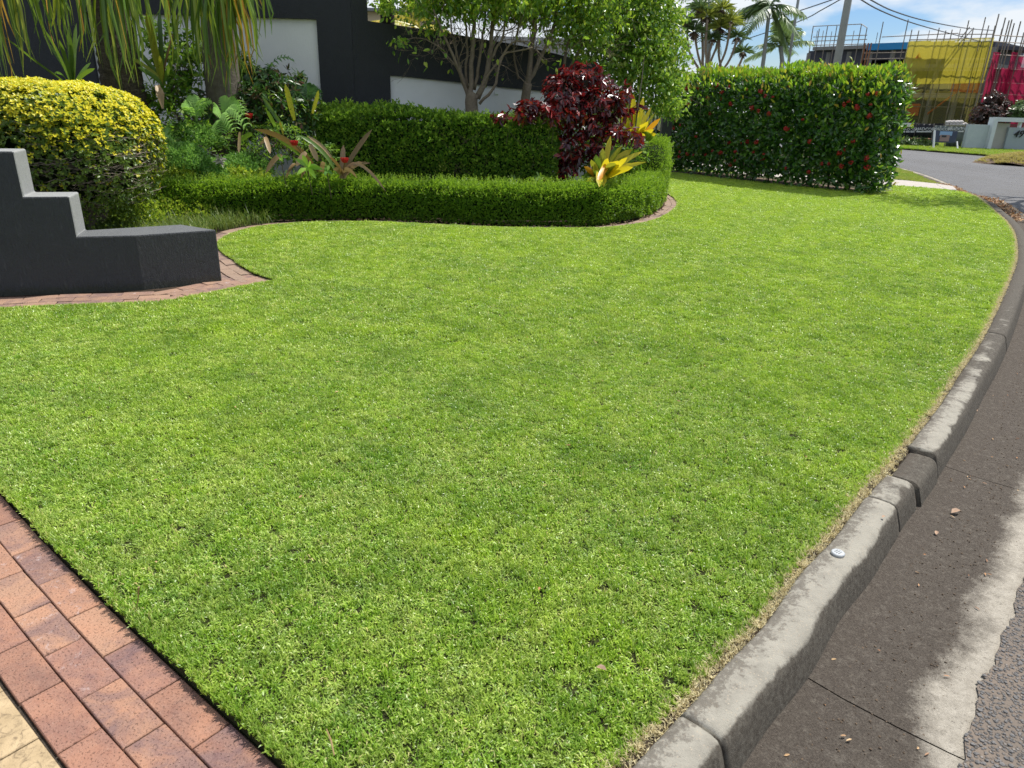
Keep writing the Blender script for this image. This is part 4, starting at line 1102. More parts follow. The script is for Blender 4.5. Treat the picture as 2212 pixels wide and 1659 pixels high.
# golden cordyline-like clumps in the sun
strap_plant('golden_bromeliad', 'cluster of golden strap leaves behind the burgundy shrub with one orange leaf', 'plant', (1368, 318, 12.4),
            [(1369, 204, 12.3, 0, 2, .05), (1390, 209, 12.5, 0, 2, .045), (1346, 243, 12.1, .03, 2, .05), (1357, 256, 12.0, 0, 2, .042), (1407, 232, 12.5, 0, 2, .03), (1415, 243, 12.4, .02, 1, .025), (1426, 256, 12.2, .03, 3, .04), (1378, 232, 12.2, 0, 2, .05), (1400, 262, 12.1, .05, 2, .05), (1356, 225, 12.5, 0, 1, .05), (1382, 250, 12.0, 0, 1, .05), (1340, 268, 12.1, .05, 1, .05), (1412, 280, 12.0, .1, 2, .04), (1366, 270, 11.9, 0, 2, .045), (1392, 240, 12.6, 0, 2, .045)], SM, w=.06, extra=16)
strap_plant('golden_bromeliad', 'front clump of yellow-orange strap leaves leaning over the low hedge', 'plant', (1296, 392, 10.75),
            [(1319, 294, 10.85, 0, 2, .04), (1345, 315, 10.85, .04, 1, .045), (1388, 327, 10.85, .05, 2, .04), (1355, 340, 10.35, 0, 2, .04), (1367, 361, 10.30, .06, 2, .04), (1396, 350, 10.55, .08, 2, .03), (1313, 342, 10.45, 0, 2, .045), (1330, 350, 10.35, .08, 2, .05), (1291, 396, 10.10, .35, 3, .045, (1318, 366, 10.7)), (1262, 360, 10.35, .02, 3, .035), (1277, 345, 10.55, 0, 1, .045), (1290, 338, 10.65, 0, 0, .045), (1302, 320, 10.75, 0, 1, .05), (1330, 318, 10.95, 0, 0, .045), (1360, 335, 10.95, .05, 1, .045), (1372, 345, 10.95, .05, 0, .04), (1345, 370, 10.35, .1, 2, .035), (1255, 380, 10.45, .1, 0, .035), (1240, 395, 10.35, .1, 0, .03), (1310, 365, 10.35, 0, 1, .04)], SM, w=.055, extra=24)

# bright seedling
def rosette(name, label, c, tips, mat, wid, cat='plant'):
    C_ = VV(*c); th_ = thing(name, label, cat, (C_.x, C_.y, .3))
    tb = TB(); tb.tube([C_ + Vector((.02, .05, -.35)), C_ + Vector((0, .02, -.1)), C_], .006, 5); tb.build('stem', M_twig, th_)
    for (px, py, dY) in tips:
        T_ = VV(px, py, c[2] + dY); tb = TB(); n = 7
        ctl = C_.lerp(T_, .5) + Vector((0, 0, .03))
        pts = [C_ * (1 - u) ** 2 + ctl * 2 * u * (1 - u) + T_ * u * u for u in np.linspace(0, 1, n)]
        w_ = [wid * v for v in (.15, .55, .9, 1, .85, .5, .03)]
        tb.ribbon(pts, w_, (T_ - C_).cross(Vector((0, -1, .4))), .15, rs.rand()); tb.build('leaf', mat, th_, smooth=True)
M_seed = leafmat('seedling_leaf', [(.2, .4, .04), (.3, .5, .06)], (.4, .65, .05), .4, .3)
rosette('seedling', 'bright green young plant with broad leaves above the low hedge', (665, 362, 9.6), [(653, 334, -.02), (637, 343, -.03), (641, 378, -.12), (683, 387, -.14), (699, 367, -.08), (672, 350, -.15), (662, 372, -.18), (688, 360, .05)], M_seed, .03)
rosette('seedling', 'smaller dark green seedling just right of the bright one', (707, 370, 9.68), [(712, 358, 0), (700, 366, -.05), (718, 377, -.05), (702, 380, -.08)], M_fluff, .022)
rosette('seedling', 'pale small seedling left of the bright one among bronze leaves', (607, 342, 9.6), [(598, 335, 0), (622, 340, 0), (610, 350, -.05), (604, 347, .03)], M_seed, .02)
rosette('shoot_plant', 'leafy shoot poking above the rear hedge against white', (920, 250, 11.2), [(902, 224, 0), (935, 236, 0), (912, 240, -.05), (928, 230, .05)], M_darkleaf, .03)

# split-leaf and fern fronds
M_frond = strapmat('frond_green', (.20, .38, .08), (.34, .54, .16), (.45, .75, .1), 0, .35)
M_frondd = strapmat('frond_dark', (.05, .12, .03), (.08, .18, .05), (.12, .3, .05), 0, .3)
def frond(parent, b0, b1, droop, np_, pl, pw, mat, side=None, curl=.3):
    b0, b1 = Vector(b0), Vector(b1); tb = TB(); L = (b1 - b0).length; n = 12
    ax = (b1 - b0).normalized(); side = (Vector(side) if side else ax.cross(Vector((0, -.6, 1)))).normalized()
    def pt(u): return b0.lerp(b1, u) + Vector((0, 0, droop * L * (4 * u * (1 - u))))
    tb.tube([pt(i / n) for i in range(n + 1)], [.005 * (1 - .8 * i / n) for i in range(n + 1)], 4)
    for i in range(np_):
        u = .18 + .8 * i / np_; p = pt(u); l_ = pl * math.sin(math.pi * min(1, (u - .05) * 1.0)) ** .6 * (1.05 - .3 * u)
        for sg in (-1, 1):
            d = (side * sg + ax * .55).normalized()
            q1 = p + d * l_ * .5 + Vector((0, 0, .02 * l_)); q2 = p + d * l_ + Vector((0, 0, -curl * l_))
            tb.ribbon([p, q1, q2], [pw * .7, pw, pw * .15], ax, .1, rs.rand())
    return tb.build('frond', mat, parent)
def fern(name, label, c, fr, pl, pw, mat, np_=9):
    C_ = VV(*c); th_ = thing(name, label, 'fern', tuple(C_))
    for (px, py, dY, dr) in fr: frond(th_, C_, VV(px, py, c[2] + dY), dr, np_, pl, pw, mat)
fern('split_leaf_plant', 'sunlit plant with deeply split drooping leaves in front of the second palm trunk', (425, 262, 9.95), [(396, 228, -.1, .35), (405, 245, -.2, .45), (440, 236, -.2, .5), (458, 222, 0, .3), (430, 215, .1, .1), (415, 208, .1, .2)], .13, .019, M_frond, 7)
fern('split_leaf_plant', 'large arching split-leaf fronds below the second palm trunk', (483, 262, 10.0), [(536, 285, -.2, .55), (531, 250, -.1, .5), (515, 225, 0, .4), (462, 240, -.1, .5), (478, 292, -.25, .3), (510, 290, -.3, .45), (495, 215, .1, .3)], .17, .018, M_frond, 11)
fern('split_leaf_plant', 'curled pale split-leaf fronds at the right edge of the golden bush', (352, 315, 9.2), [(334, 300, -.1, .4), (382, 308, -.1, .5), (345, 280, 0, .3), (370, 285, -.05, .45), (365, 325, -.15, .4)], .12, .019, M_frond, 8)
fern('fern', 'dark fern reaching up in front of the white panel', (560, 195, 11.2), [(575, 150, 0, .2), (640, 138, .1, .35), (600, 160, -.1, .3), (530, 165, 0, .3), (655, 200, 0, .3)], .12, .014, M_frondd, 9)
fern('fern', 'fern with drooping fronds beside the yellow upright leaf and dark pier', (665, 225, 11.0), [(695, 215, -.1, .5), (650, 190, 0, .4), (692, 200, 0, .45), (640, 215, -.1, .4), (675, 185, 0, .3)], .13, .014, M_frondd, 9)

# dark broad-leaved shrub by the white panel
M_croton = leafmat('dark_shrub_leaf', [(.02, .06, .015), (.04, .11, .02), (.06, .14, .03), (.16, .05, .04)], (.08, .2, .02), .3, .35)
def sprays(name, label, blobs, n, L, Wd, mat, cat='bush', droop=.15, up=.4, stem=None, per=6, kindl='oval', loc=None, twig=True, tr=.006):
    """blobs (px,py,Y,rx,rz) of leaf whorls"""
    tot = sum(b_[3] * b_[4] for b_ in blobs); P = []; A = []; N_ = []; tb = TB()
    c0 = np.array(V(*blobs[0][:3])); th_ = thing(name, label, cat, loc or (c0[0], c0[1], -.05))
    for (px, py, Y, rx, rz) in blobs:
        c = np.array(V(px, py, Y)); m_ = max(3, int(n / per * rx * rz / tot))
        D = rdir(m_); q = c + D * (rs.rand(m_, 1) ** .4) * [rx, rx * .8, rz]
        for i in range(m_):
            ax = unit((D[i:i + 1] * .7 + [0, 0, up] + rdir(1) * .5))[0]
            a = rdir(per); a = unit(a - (a @ ax)[:, None] * ax * .7 + ax * .3); a[:, 2] -= droop
            P.append(np.repeat(q[i:i + 1], per, 0) + a * .01); A.append(a); N_.append(unit(np.tile(ax, (per, 1)) + rdir(per) * .4))
            if twig and rs.rand() < .5:
                j = c + (q[i] - c) * .15 + [0, 0, -rz * .4]; md_ = (j + q[i]) / 2 + rs.normal(0, .03, 3)
                tb.tube([tuple(j), tuple(md_), tuple(q[i])], [tr, tr * .7, tr * .3], 4, cap=False)
    P = np.concatenate(P); A = np.concatenate(A); N_ = np.concatenate(N_); m_ = len(P)
    o = leaves('foliage', P, A, N_, L * (.6 + .7 * rs.rand(m_)), Wd * (.7 + .5 * rs.rand(m_)), mat, th_, kind=kindl, droop=droop * .6, fold=.12); o['kind'] = 'stuff'
    if twig and tb.n: tb.build('branches', M_twig if stem is None else stem, th_)['kind'] = 'stuff'
    return th_
sprays('shade_shrub', 'dark green broad-leaved shrub at the foot of the white panel', [(480, 250, 10.9, .35, .25), (440, 230, 10.9, .3, .25), (560, 260, 10.9, .35, .3), (600, 265, 10.8, .35, .3), (640, 255, 10.9, .3, .3), (560, 185, 11.2, .33, .25), (600, 175, 11.3, .35, .22), (640, 205, 11.1, .35, .2), (530, 215, 10.9, .3, .25), (585, 225, 10.8, .3, .25), (650, 190, 11.3, .2, .15)], 4200, .11, .035, M_croton)
sprays('shade_shrub', 'small-leaved dark bush right beside the second palm trunk', [(527, 150, 11.5, .16, .3), (545, 165, 11.4, .18, .2)], 1500, .04, .022, M_darkleaf, per=5)
sprays('shade_shrub', 'dim leafy shrub in shade between the palm trunks', [(355, 95, 11.2, .3, .4), (395, 150, 10.9, .35, .4), (370, 200, 10.6, .3, .3), (330, 215, 10.4, .25, .2), (420, 110, 11.2, .2, .3)], 1900, .08, .04, M_darkleaf, per=5)
sprays('shade_shrub', 'low dark undergrowth plant in front of the palms', [(300, 215, 10.4, .4, .25), (470, 320, 10.4, .4, .2), (560, 335, 10.3, .35, .2), (520, 280, 10.6, .3, .2), (610, 240, 10.8, .3, .25), (400, 250, 10.5, .4, .25), (350, 280, 10.3, .4, .3), (330, 320, 9.9, .3, .3), (370, 380, 9.6, .3, .15), (600, 300, 10.4, .4, .25), (640, 320, 10.3, .3, .25), (700, 340, 10.4, .3, .2)], 5200, .07, .02, M_darkleaf, per=6)
c_ = thing('dead_leaves', 'pale curled dead palm leaf hanging by the first trunk', 'leaf', V(352, 230, 9.9)); tb = TB()
tb.ribbon([VV(340, 185, 9.95), VV(347, 205, 9.85), VV(352, 235, 9.8)], [.03, .05, .01], (1, .3, 0), .4, .5); tb.build('leaf_blade', M_btan, c_)
P_ = np.array([V(470 + 10 * rs.rand(), 338 + 14 * rs.rand(), 9.7 + .1 * rs.rand()) for i in range(26)])
o = leaves('pale_dead_leaves', P_, rdir(26), rdir(26), .09, .03, flat('bleached_leaf', (.5, .46, .42), .8, nscale=30), None); o['kind'] = 'stuff'

# ------------------------------------------------------------------ burgundy shrub
def m_acal():
    m, t = newmat('burgundy_leaf'); b = NB(t); r = b.attr()
    c = b.ramp(r, [(0, (.03, .008, .012)), (.55, (.07, .012, .016)), (.8, (.20, .014, .014)), (1, (.34, .03, .02))])
    b.out(c, .27, None, .8, b.mix(.5, c, (.45, .02, .02)), .24); return m
M_acal = m_acal()
sprays('burgundy_shrub', 'shrub with glossy burgundy red leaves between the rear and end hedges', [(1215, 175, 11.5, .26, .2), (1262, 170, 11.5, .36, .22), (1290, 215, 11.3, .38, .3), (1225, 235, 11.2, .42, .3), (1330, 225, 11.3, .26, .3), (1215, 205, 11.3, .3, .3), (1270, 275, 11.2, .35, .25), (1325, 285, 11.1, .22, .15), (1365, 292, 11.0, .16, .1), (1235, 320, 11.1, .3, .22), (1170, 240, 10.9, .26, .15), (1122, 243, 10.85, .2, .11), (1082, 250, 10.8, .15, .08), (1145, 228, 10.9, .18, .1), (1385, 300, 10.95, .12, .09), (1225, 360, 11.1, .15, .2), (1290, 325, 11.1, .2, .15)],
       4000, .10, .05, M_acal, droop=.35, up=.2, per=6, tr=.008, loc=(V(1240, 380, 11.3)[0], 11.3, -.05))

sprays('shade_shrub', 'dark undergrowth filling the gap beneath the burgundy shrub', [(1225, 330, 11.7, .3, .35), (1275, 330, 11.7, .35, .35), (1325, 340, 11.6, .3, .3), (1300, 270, 11.9, .4, .35), (1190, 260, 11.9, .3, .12), (1360, 330, 11.8, .3, .3)], 3000, .08, .03, M_darkleaf, per=6)
# strappy clumps at the back of the low hedge
for i, (px, py, lab) in enumerate([(1110, 398, 'small green strappy clump in front of the rear hedge, nearest the burgundy shrub'), (1165, 392, 'small green strappy clump right under the burgundy shrub')]):
    strap_plant('strappy_plant', lab, 'plant', (px, py, 10.45), [(px - 22, py - 5, 10.3, .5, 0), (px - 10, py + 4, 10.2, .6, 0), (px + 2, py - 20, 10.4, .1, 0), (px + 14, py - 10, 10.3, .4, 0), (px + 22, py, 10.3, .5, 0), (px - 6, py - 22, 10.5, .1, 0), (px + 8, py + 5, 10.2, .5, 0)], SM, w=.014, group='strappy clumps behind the low hedge')

# ------------------------------------------------------------------ palms at the left
M_ptrunk = None
def m_palmtrunk():
    m, t = newmat('palm_trunk'); b = NB(t); p = b.pos()
    ring = b.noise(b.scaled(p, (1, 1, 5)), 9, 6, .7, .6); v = b.noise(b.scaled(p, (6, 6, 1)), 9, 5, .7)
    c = b.ramp(b.math('MULTIPLY', b.math('ADD', ring, v), .5), [(.35, (.035, .027, .02)), (.55, (.11, .09, .065)), (.7, (.2, .17, .13))])
    b.out(c, .9, b.bump(b.math('ADD', ring, v), 1, .03), .15); return m
M_ptrunk = m_palmtrunk()
M_pleaf = leafmat('palm_frond_leaf', [(.05, .11, .012), (.10, .19, .02), (.18, .27, .03), (.30, .33, .04)], (.32, .46, .03), .35, .32)
M_pdry = leafmat('palm_frond_dry', [(.30, .20, .05), (.5, .30, .05), (.6, .36, .05)], (.6, .35, .03), .35, .5)
def rough_trunk(name, pts, rad, mat, parent, k=28, rings=60, amp=.02):
    P = catmull([(*p, r_) for p, r_ in zip(pts, rad)], .05); V_ = []
    n = len(P)
    for i in range(n):
        for j in range(k):
            a = 2 * math.pi * j / k
            rr = P[i][3] * (1 + .0) + amp * (noise.noise(Vector((math.cos(a) * 3, math.sin(a) * 3, P[i][2] * 16))) + .5 * math.sin(P[i][2] * 62 + 3 * noise.noise(Vector((math.cos(a), math.sin(a), P[i][2] * 3)))))
            V_.append((P[i][0] + rr * math.cos(a), P[i][1] + rr * math.sin(a), P[i][2]))
    return npmesh(name, V_, grid_faces(n, k, True), mat, parent, smooth=True)
def hang_frond(parent, hub, n, spread_, L, w, mat, tips=.25, toward=(0, -1), Lv=.25):
    """fan leaf: segments leave the hub and hang down"""
    H = Vector(hub); tb = TB(); tb2 = TB()
    for i in range(n):
        u = (i + .5) / n * 2 - 1 + rs.normal(0, .05)
        dx = u * spread_ * L; dy = -abs(rs.normal(.12, .12)) * L; l_ = L * (1 - Lv * abs(u) + rs.normal(0, .1))
        p0 = H; p1 = H + Vector((dx * .45, dy * .7, .02 - .06 * rs.rand())); p2 = H + Vector((dx * .85, dy, -l_ * .45)); p3 = H + Vector((dx * (.95 + rs.normal(0, .08)), dy + rs.normal(0, .03), -l_ * .8)); p4 = p3 + Vector((rs.normal(0, .05), rs.normal(0, .04), -l_ * .22))
        pts = [p0, p1, p2, p3, p4]; ang = rs.rand() * 3.14
        W_ = [w * .5, w, w * .9, w * .5, w * .08]
        side = Vector((math.cos(ang), math.sin(ang) * .6, 0)); t_ = tb2 if rs.rand() < tips else tb
        t_.ribbon(pts, W_, side, .35, rs.rand())
    o = tb.build('frond', mat, parent)
    if tb2.n: tb2.build('dry_strips', M_pdry, o)
# first palm
pt1 = thing('palm', 'fibrous palm trunk with hanging fronds at the far left behind the golden bush', 'palm', (V(262, 190, 10.2)[0], 10.2, -.05))
rough_trunk('trunk', [(V(268, 215, 10.2)[0], 10.2, -.1), V(264, 180, 10.2), V(250, 90, 10.2), V(238, 10, 10.2), (V(232, -40, 10.2)[0], 10.2, 3.9)], [.31, .26, .23, .215, .2], M_ptrunk, pt1)
for (px, py, Y, n, sp, L, dr) in ((20, -70, 8.9, 30, .30, 1.25, .1), (70, -95, 8.9, 14, .45, 1.0, .25), (120, -90, 9.0, 16, .5, .95, .15), (180, -80, 9.0, 16, .45, 1.0, .1), (232, -75, 9.0, 36, .28, 1.32, .06), (268, -70, 9.1, 24, .22, 1.2, .05), (305, -90, 9.3, 12, .4, 1.1, .15), (350, -100, 9.2, 10, .5, .9, .2), (-40, -70, 8.8, 26, .35, 1.1, .1), (150, -120, 9.6, 20, .6, 1.2, .3), (60, -120, 9.6, 20, .6, 1.2, .3)):
    hang_frond(pt1, V(px, py, Y), max(8, int(n * .55)), sp, L * .93, .021, M_pleaf, dr * .3)
pt2 = thing('palm', 'second palm with yellow-tipped hanging fronds in front of the white panel', 'palm', (V(480, 210, 10.9)[0], 10.9, -.05))
rough_trunk('trunk', [(V(484, 235, 10.9)[0], 10.9, -.1), V(482, 190, 10.9), V(474, 100, 10.9), V(468, 0, 10.9), (V(466, -40, 10.9)[0], 10.9, 4.0)], [.26, .235, .23, .22, .2], flat('grey_palm_trunk', (.12, .105, .085), .9, .15, 14, .5, bump=.02), pt2, amp=.008)
for (px, py, Y, n, sp, L, dr) in ((430, -40, 9.9, 34, .42, 1.15, .15), (478, -40, 9.8, 46, .32, 1.3, .3), (515, -35, 9.9, 38, .3, 1.1, .45), (545, -60, 10.1, 16, .35, .9, .5), (400, -80, 10.2, 18, .45, 1.0, .2), (460, -100, 10.6, 30, .7, 1.1, .3)):
    hang_frond(pt2, V(px, py, Y), max(8, int(n * .62)), sp, L * .93, .020, M_pleaf, dr * .45)

# ------------------------------------------------------------------ trees behind the hedge
M_t1 = leafmat('fig_leaf', [(.06, .15, .02), (.12, .26, .03), (.22, .38, .04), (.42, .46, .05)], (.42, .62, .04), .45, .35)
M_t2 = leafmat('bright_tree_leaf', [(.06, .15, .02), (.13, .27, .03), (.26, .42, .05), (.5, .52, .10)], (.40, .62, .05), .42, .28, .6)
def twiggy(tb, p, d, L, r, depth, out, up=.12, dens=3):
    p = Vector(p); d = Vector(d).normalized(); pts = [p]; n = 5
    for i in range(n):
        d = (d + Vector(rs.normal(0, .16, 3)) + Vector((0, 0, up * .3))).normalized(); p = p + d * L / n; pts.append(p)
    tb.tube(pts, [max(.0018, r * (1 - .6 * i / n)) for i in range(n + 1)], 5 if r > .01 else 3, cap=False)
    if depth == 0: out.append((pts[-1], d)); out.append((pts[3], d)); return
    for i in range(dens):
        j = rs.randint(2, n + 1); dd = (d + Vector(rs.normal(0, .55, 3))).normalized()
        twiggy(tb, pts[j], dd, L * (.55 + .3 * rs.rand()), r * .5, depth - 1, out, up, dens)
def tree(name, label, trunk, stems, Y, crown, nleaf, L, Wd, mat, depth=2, hang=.8, bark=None, tl=.5, dens=3):
    th_ = thing(name, label, 'tree', (V(trunk[0][0], trunk[0][1], Y)[0], Y, -.05)); tb = TB(); tips = []
    P = [V(a, b_, Y + dy) for a, b_, dy, r_ in trunk]
    tb.tube(catmull(P, .08), list(np.interp(np.linspace(0, 1, len(catmull(P, .08))), np.linspace(0, 1, len(trunk)), [q[3] for q in trunk])), 12)
    for st in stems:
        P = [V(a, b_, Y + dy) for a, b_, dy in st['p']]; C_ = catmull(P, .1); rr = np.linspace(st['r'], st['r'] * .45, len(C_))
        C_ = C_ + rs.normal(0, .006, C_.shape)
        tb.tube(C_, list(rr), 8)
        for q in range(st.get('n', 6)):
            i = rs.randint(len(C_) // 3, len(C_)); dd = Vector(C_[i] - C_[max(i - 2, 0)]).normalized()
            twiggy(tb, C_[i], dd + Vector(rs.normal(0, .6, 3)), tl * (.6 + .6 * rs.rand()), rr[i] * .4, depth, tips, dens=dens)
    tb.build('trunk', bark or M_bark, th_, smooth=True)
    tot = sum(c[3] * c[4] for c in crown); Ps = []; As = []
    for (px, py, Yc, rx, rz) in crown:
        m_ = int(nleaf * rx * rz / tot); cc = np.array(V(px, py, Yc)); g = rdir(m_) * (rs.rand(m_, 1) ** .38) * [rx, rx, rz]
        # clumped
        cl = rdir(max(6, m_ // 40)) * (rs.rand(max(6, m_ // 40), 1) ** .4) * [rx, rx, rz]; g = np.where(rs.rand(m_, 1) < .65, cl[rs.randint(0, len(cl), m_)] + rs.normal(0, .07, (m_, 3)), g)
        Ps.append(cc + g)
    for p, d in tips:
        if p[2] < 2.75 and rs.rand() > .06: continue
        m_ = 3; Ps.append(np.array(p) + rs.normal(0, .05, (m_, 3)))
    Ps = np.concatenate(Ps); m_ = len(Ps); A_ = unit(rdir(m_) + [0, 0, -hang]); 
    o = leaves('crown', Ps, A_, unit(rdir(m_) + [0, 0, .4]), L * (.6 + .7 * rs.rand(m_)), Wd * (.7 + .5 * rs.rand(m_)), mat, th_, kind='oval', droop=.1, fold=.15); o['kind'] = 'stuff'
    return th_
M_bark2 = flat('tan_bark', (.20, .16, .115), .85, .2, 30, .5, bump=.004)
tree('multi_stem_tree', 'grey-barked tree with many fanning stems before the curved white panel', [(1020, 300, 0, .14), (1020, 252, 0, .115), (1018, 215, 0, .10), (1024, 200, 0, .10)],
     [dict(p=[(1012, 210, 0), (1005, 190, 0), (996, 165, -.1), (981, 124, -.2), (970, 102, -.2), (957, 70, -.3), (935, 20, -.4)], r=.03, n=9),
      dict(p=[(1016, 212, 0), (1019, 155, .05), (1021, 109, .05), (1024, 45, 0), (1026, -20, 0), (1026, -60, 0)], r=.042, n=8),
      dict(p=[(1030, 212, 0), (1048, 173, 0), (1060, 109, .1), (1063, 54, .1), (1068, 10, .1), (1075, -50, .1)], r=.045, n=9),
      dict(p=[(1036, 224, -.05), (1070, 182, -.1), (1080, 136, -.1), (1091, 109, -.1), (1116, 88, -.2), (1144, 91, -.2)], r=.026, n=8),
      dict(p=[(1030, 205, 0), (1061, 151, -.1), (1073, 138, -.1), (1089, 117, -.1), (1125, 108, -.2), (1150, 104, -.25)], r=.022, n=6),
      dict(p=[(1010, 195, .1), (1007, 150, .1), (1010, 109, .1), (1006, 54, .1), (998, 0, .1)], r=.026, n=7),
      dict(p=[(1025, 195, .1), (1036, 130, .1), (1042, 82, .1), (1050, 27, .1), (1056, -20, .1)], r=.028, n=7),
      dict(p=[(1060, 130, 0), (1078, 95, 0), (1090, 64, 0), (1095, 20, 0), (1105, -20, 0)], r=.022, n=7),
      dict(p=[(1000, 175, -.1), (975, 130, -.1), (945, 98, -.2), (905, 82, -.2), (880, 86, -.3)], r=.012, n=6),
      dict(p=[(1004, 185, 0), (990, 130, .1), (975, 60, .1), (965, 0, .1)], r=.02, n=6)], 12.0,
     [(880, -5, 12.0, .5, .36), (930, 0, 11.9, .5, .4), (985, -10, 11.9, .45, .36), (1040, -20, 11.8, .5, .3), (1100, -25, 12, .5, .26), (1160, -10, 12.2, .45, .3), (960, -70, 12, 1.2, .4), (1080, -80, 12, 1.2, .4), (935, 55, 11.9, .25, .14), (868, 88, 11.7, .22, .08), (1180, -40, 12, .8, .4), (1020, 20, 11.7, .3, .12), (1085, 25, 11.8, .2, .1), (830, 0, 11.9, .15, .2)],
     5600, .085, .042, M_t1, bark=M_bark2)
tree('slender_tree', 'dim twiggy tree right of the many-stemmed tree', [(1130, 320, 0, .09), (1132, 240, 0, .08), (1140, 180, 0, .07)],
     [dict(p=[(1138, 190, 0), (1144, 155, 0), (1149, 91, .1), (1160, 30, .1), (1168, -30, .1)], r=.05, n=10), dict(p=[(1140, 185, 0), (1165, 130, 0), (1190, 80, .1), (1205, 20, .1), (1215, -40, 0)], r=.035, n=12),
      dict(p=[(1215, 200, .3), (1218, 150, .3), (1225, 100, .3), (1240, 50, .3), (1250, -20, .3)], r=.03, n=12), dict(p=[(1222, 190, .3), (1235, 140, .3), (1260, 95, .3), (1285, 50, .3), (1300, 0, .3)], r=.025, n=12),
      dict(p=[(1120, 170, .2), (1110, 120, .2), (1118, 70, .2), (1130, 10, .2)], r=.02, n=9)], 12.72,
     [(1190, -10, 12.8, .65, .4), (1250, 10, 12.9, .6, .5), (1290, 60, 13.0, .45, .45), (1140, 0, 12.8, .5, .3), (1235, 70, 12.9, .45, .35)], 2300, .085, .045, M_t1, depth=2, tl=.5, dens=4, bark=M_bark2)
tree('bright_tree', 'leafy bright green tree between the burgundy shrub and the tall flowering hedge', [(1345, 340, 0, .09), (1348, 260, 0, .08), (1352, 200, 0, .06)],
     [dict(p=[(1350, 210, 0), (1345, 140, 0), (1330, 70, 0), (1320, 0, 0), (1315, -60, 0)], r=.05, n=8), dict(p=[(1352, 205, 0), (1375, 140, 0), (1395, 80, 0), (1410, 10, 0), (1415, -50, 0)], r=.045, n=8), dict(p=[(1352, 200, 0), (1400, 180, -.2), (1440, 160, -.3), (1465, 180, -.4)], r=.025, n=6)], 14.6,
     [(1340, 30, 14.6, .9, .7), (1400, 40, 14.4, .7, .6), (1300, 90, 14.4, .6, .5), (1380, 110, 14.0, .7, .5), (1430, 110, 14.2, .5, .5), (1330, 160, 14.2, .6, .4), (1400, 180, 14.0, .6, .4), (1455, 190, 13.8, .3, .3), (1445, 235, 13.6, .3, .22), (1280, 140, 14.4, .5, .4), (1350, -60, 14.6, 1.2, .6), (1260, 40, 14.6, .5, .5), (1370, 215, 14.2, .4, .25), (1420, 215, 13.9, .3, .25), (1450, 140, 14.4, .3, .4), (1440, 60, 14.6, .4, .5)],
     14500, .085, .05, M_t2, hang=.5)
c_ = thing('sapling', 'thin bare-stemmed sapling with bronze leaves rising through the golden strap leaves', 'plant', (V(1360, 320, 12.0)[0], 12.0, -.05))
tb = TB(); tb.tube([VV(1358, 330, 12), VV(1372, 280, 12), VV(1378, 230, 12), VV(1386, 175, 12.1), VV(1392, 120, 12.2)], [.014, .013, .012, .009, .005], 6); tb.build('stem', M_bark, c_)
P_ = np.array([V(1378 + rs.normal(0, 12), 235 + rs.normal(0, 4), 12) for i in range(16)]); o = leaves('leaf', P_, unit(rdir(16) * [1, 1, .3]), rdir(16), .13, .06, M_acal, c_, rs.rand(16) * .5); o['kind'] = 'stuff'

# ------------------------------------------------------------------ gate behind the garden
M_gate = flat('gate_paint', (.035, .042, .055), .5, .4, 10, .15)
gt = thing('gate', 'dark slatted metal gate half hidden by the bright tree', 'gate', (V(1410, 300, 17)[0], 17, -.05))
x0g, x1g = V(1385, 200, 17)[0], V(1425, 200, 17)[0]
for i in range(6):
    xx = x0g + (x1g - x0g) * i / 5; bx('slat', xx - .02, xx + .02, 16.98, 17.02, 0, 2.2, M_gate, gt)
bx('rail', x0g - .1, x1g + .1, 17.021, 17.06, 2.0, 2.08, M_gate, gt); bx('rail', x0g - .1, x1g + .1, 17.021, 17.06, .2, .28, M_gate, gt)
bx('post', x1g + .12, x1g + .34, 16.95, 17.15, -.1, 2.35, M_dark2, gt)

# ------------------------------------------------------------------ tall flowering hedge
M_ixleaf = leafmat('glossy_hedge_leaf', [(.012, .045, .01), (.03, .09, .016), (.06, .16, .025), (.13, .26, .03)], (.18, .42, .02), .34, .24, .65)
M_ixnew = leafmat('hedge_new_leaf', [(.14, .30, .02), (.22, .42, .03), (.42, .44, .05), (.6, .28, .06)], (.4, .62, .03), .42, .3)
hf = [(3.75, 19.3), (4.6, 18.25), (5.4, 17.1), (6.3, 16.0), (7.12, 15.05)]
zth = 2.17
th_ = thing('flowering_hedge', 'tall glossy hedge dotted with red flowers beside the driveway', 'hedge', (5.5, 17.2, -.05))
HP = catmull(hf, .2)
hp = [(-.05, .03), (.02, .4), (.12, 1.1), (.16, 1.85), (.05, 2.08), (-.2, zth), (-.9, zth), (-1.1, 1.9), (-1.1, 1), (-.95, .1)]
Q, O = hedge_samples(HP, hp, 17000, .2, .5, 1.9)
# loosen towards the foot
k = rs.rand(len(Q)) < np.clip(.62 + Q[:, 2] * .5, 0, 1); Q, O = Q[k], O[k]
A = unit(O * .5 + [0, 0, .15] + rdir(len(Q)) * .9); N_ = unit(O + [0, 0, .6] + rdir(len(Q)) * .5)
o = leaves('foliage', Q, A, N_, .095 + .05 * rs.rand(len(Q)), .052 + .024 * rs.rand(len(Q)), M_ixleaf, th_, fold=.15); o['kind'] = 'stuff'
Qi, Oi = hedge_samples(HP, [(-.25, .1), (-.2, 1.85), (-.8, 1.85), (-.8, .1)], 5500, .05, .3, 1.6, ends=False)
o = leaves('inner_leaves', Qi, rdir(len(Qi)), rdir(len(Qi)), .10, .055, M_ixleaf, th_, fold=.15); o['kind'] = 'stuff'
Q, O = hedge_samples(HP, hp, 30000, .2, .02, 1.9)
sc = np.clip(O[:, 2], 0, 1) * 1.0 + .25 * np.clip((Q[:, 2] - 1.5) / .6, 0, 1) + .25 * np.clip((Q[:, 0] - 6.0) / 1.1, 0, 1) * (Q[:, 2] > 1.2)
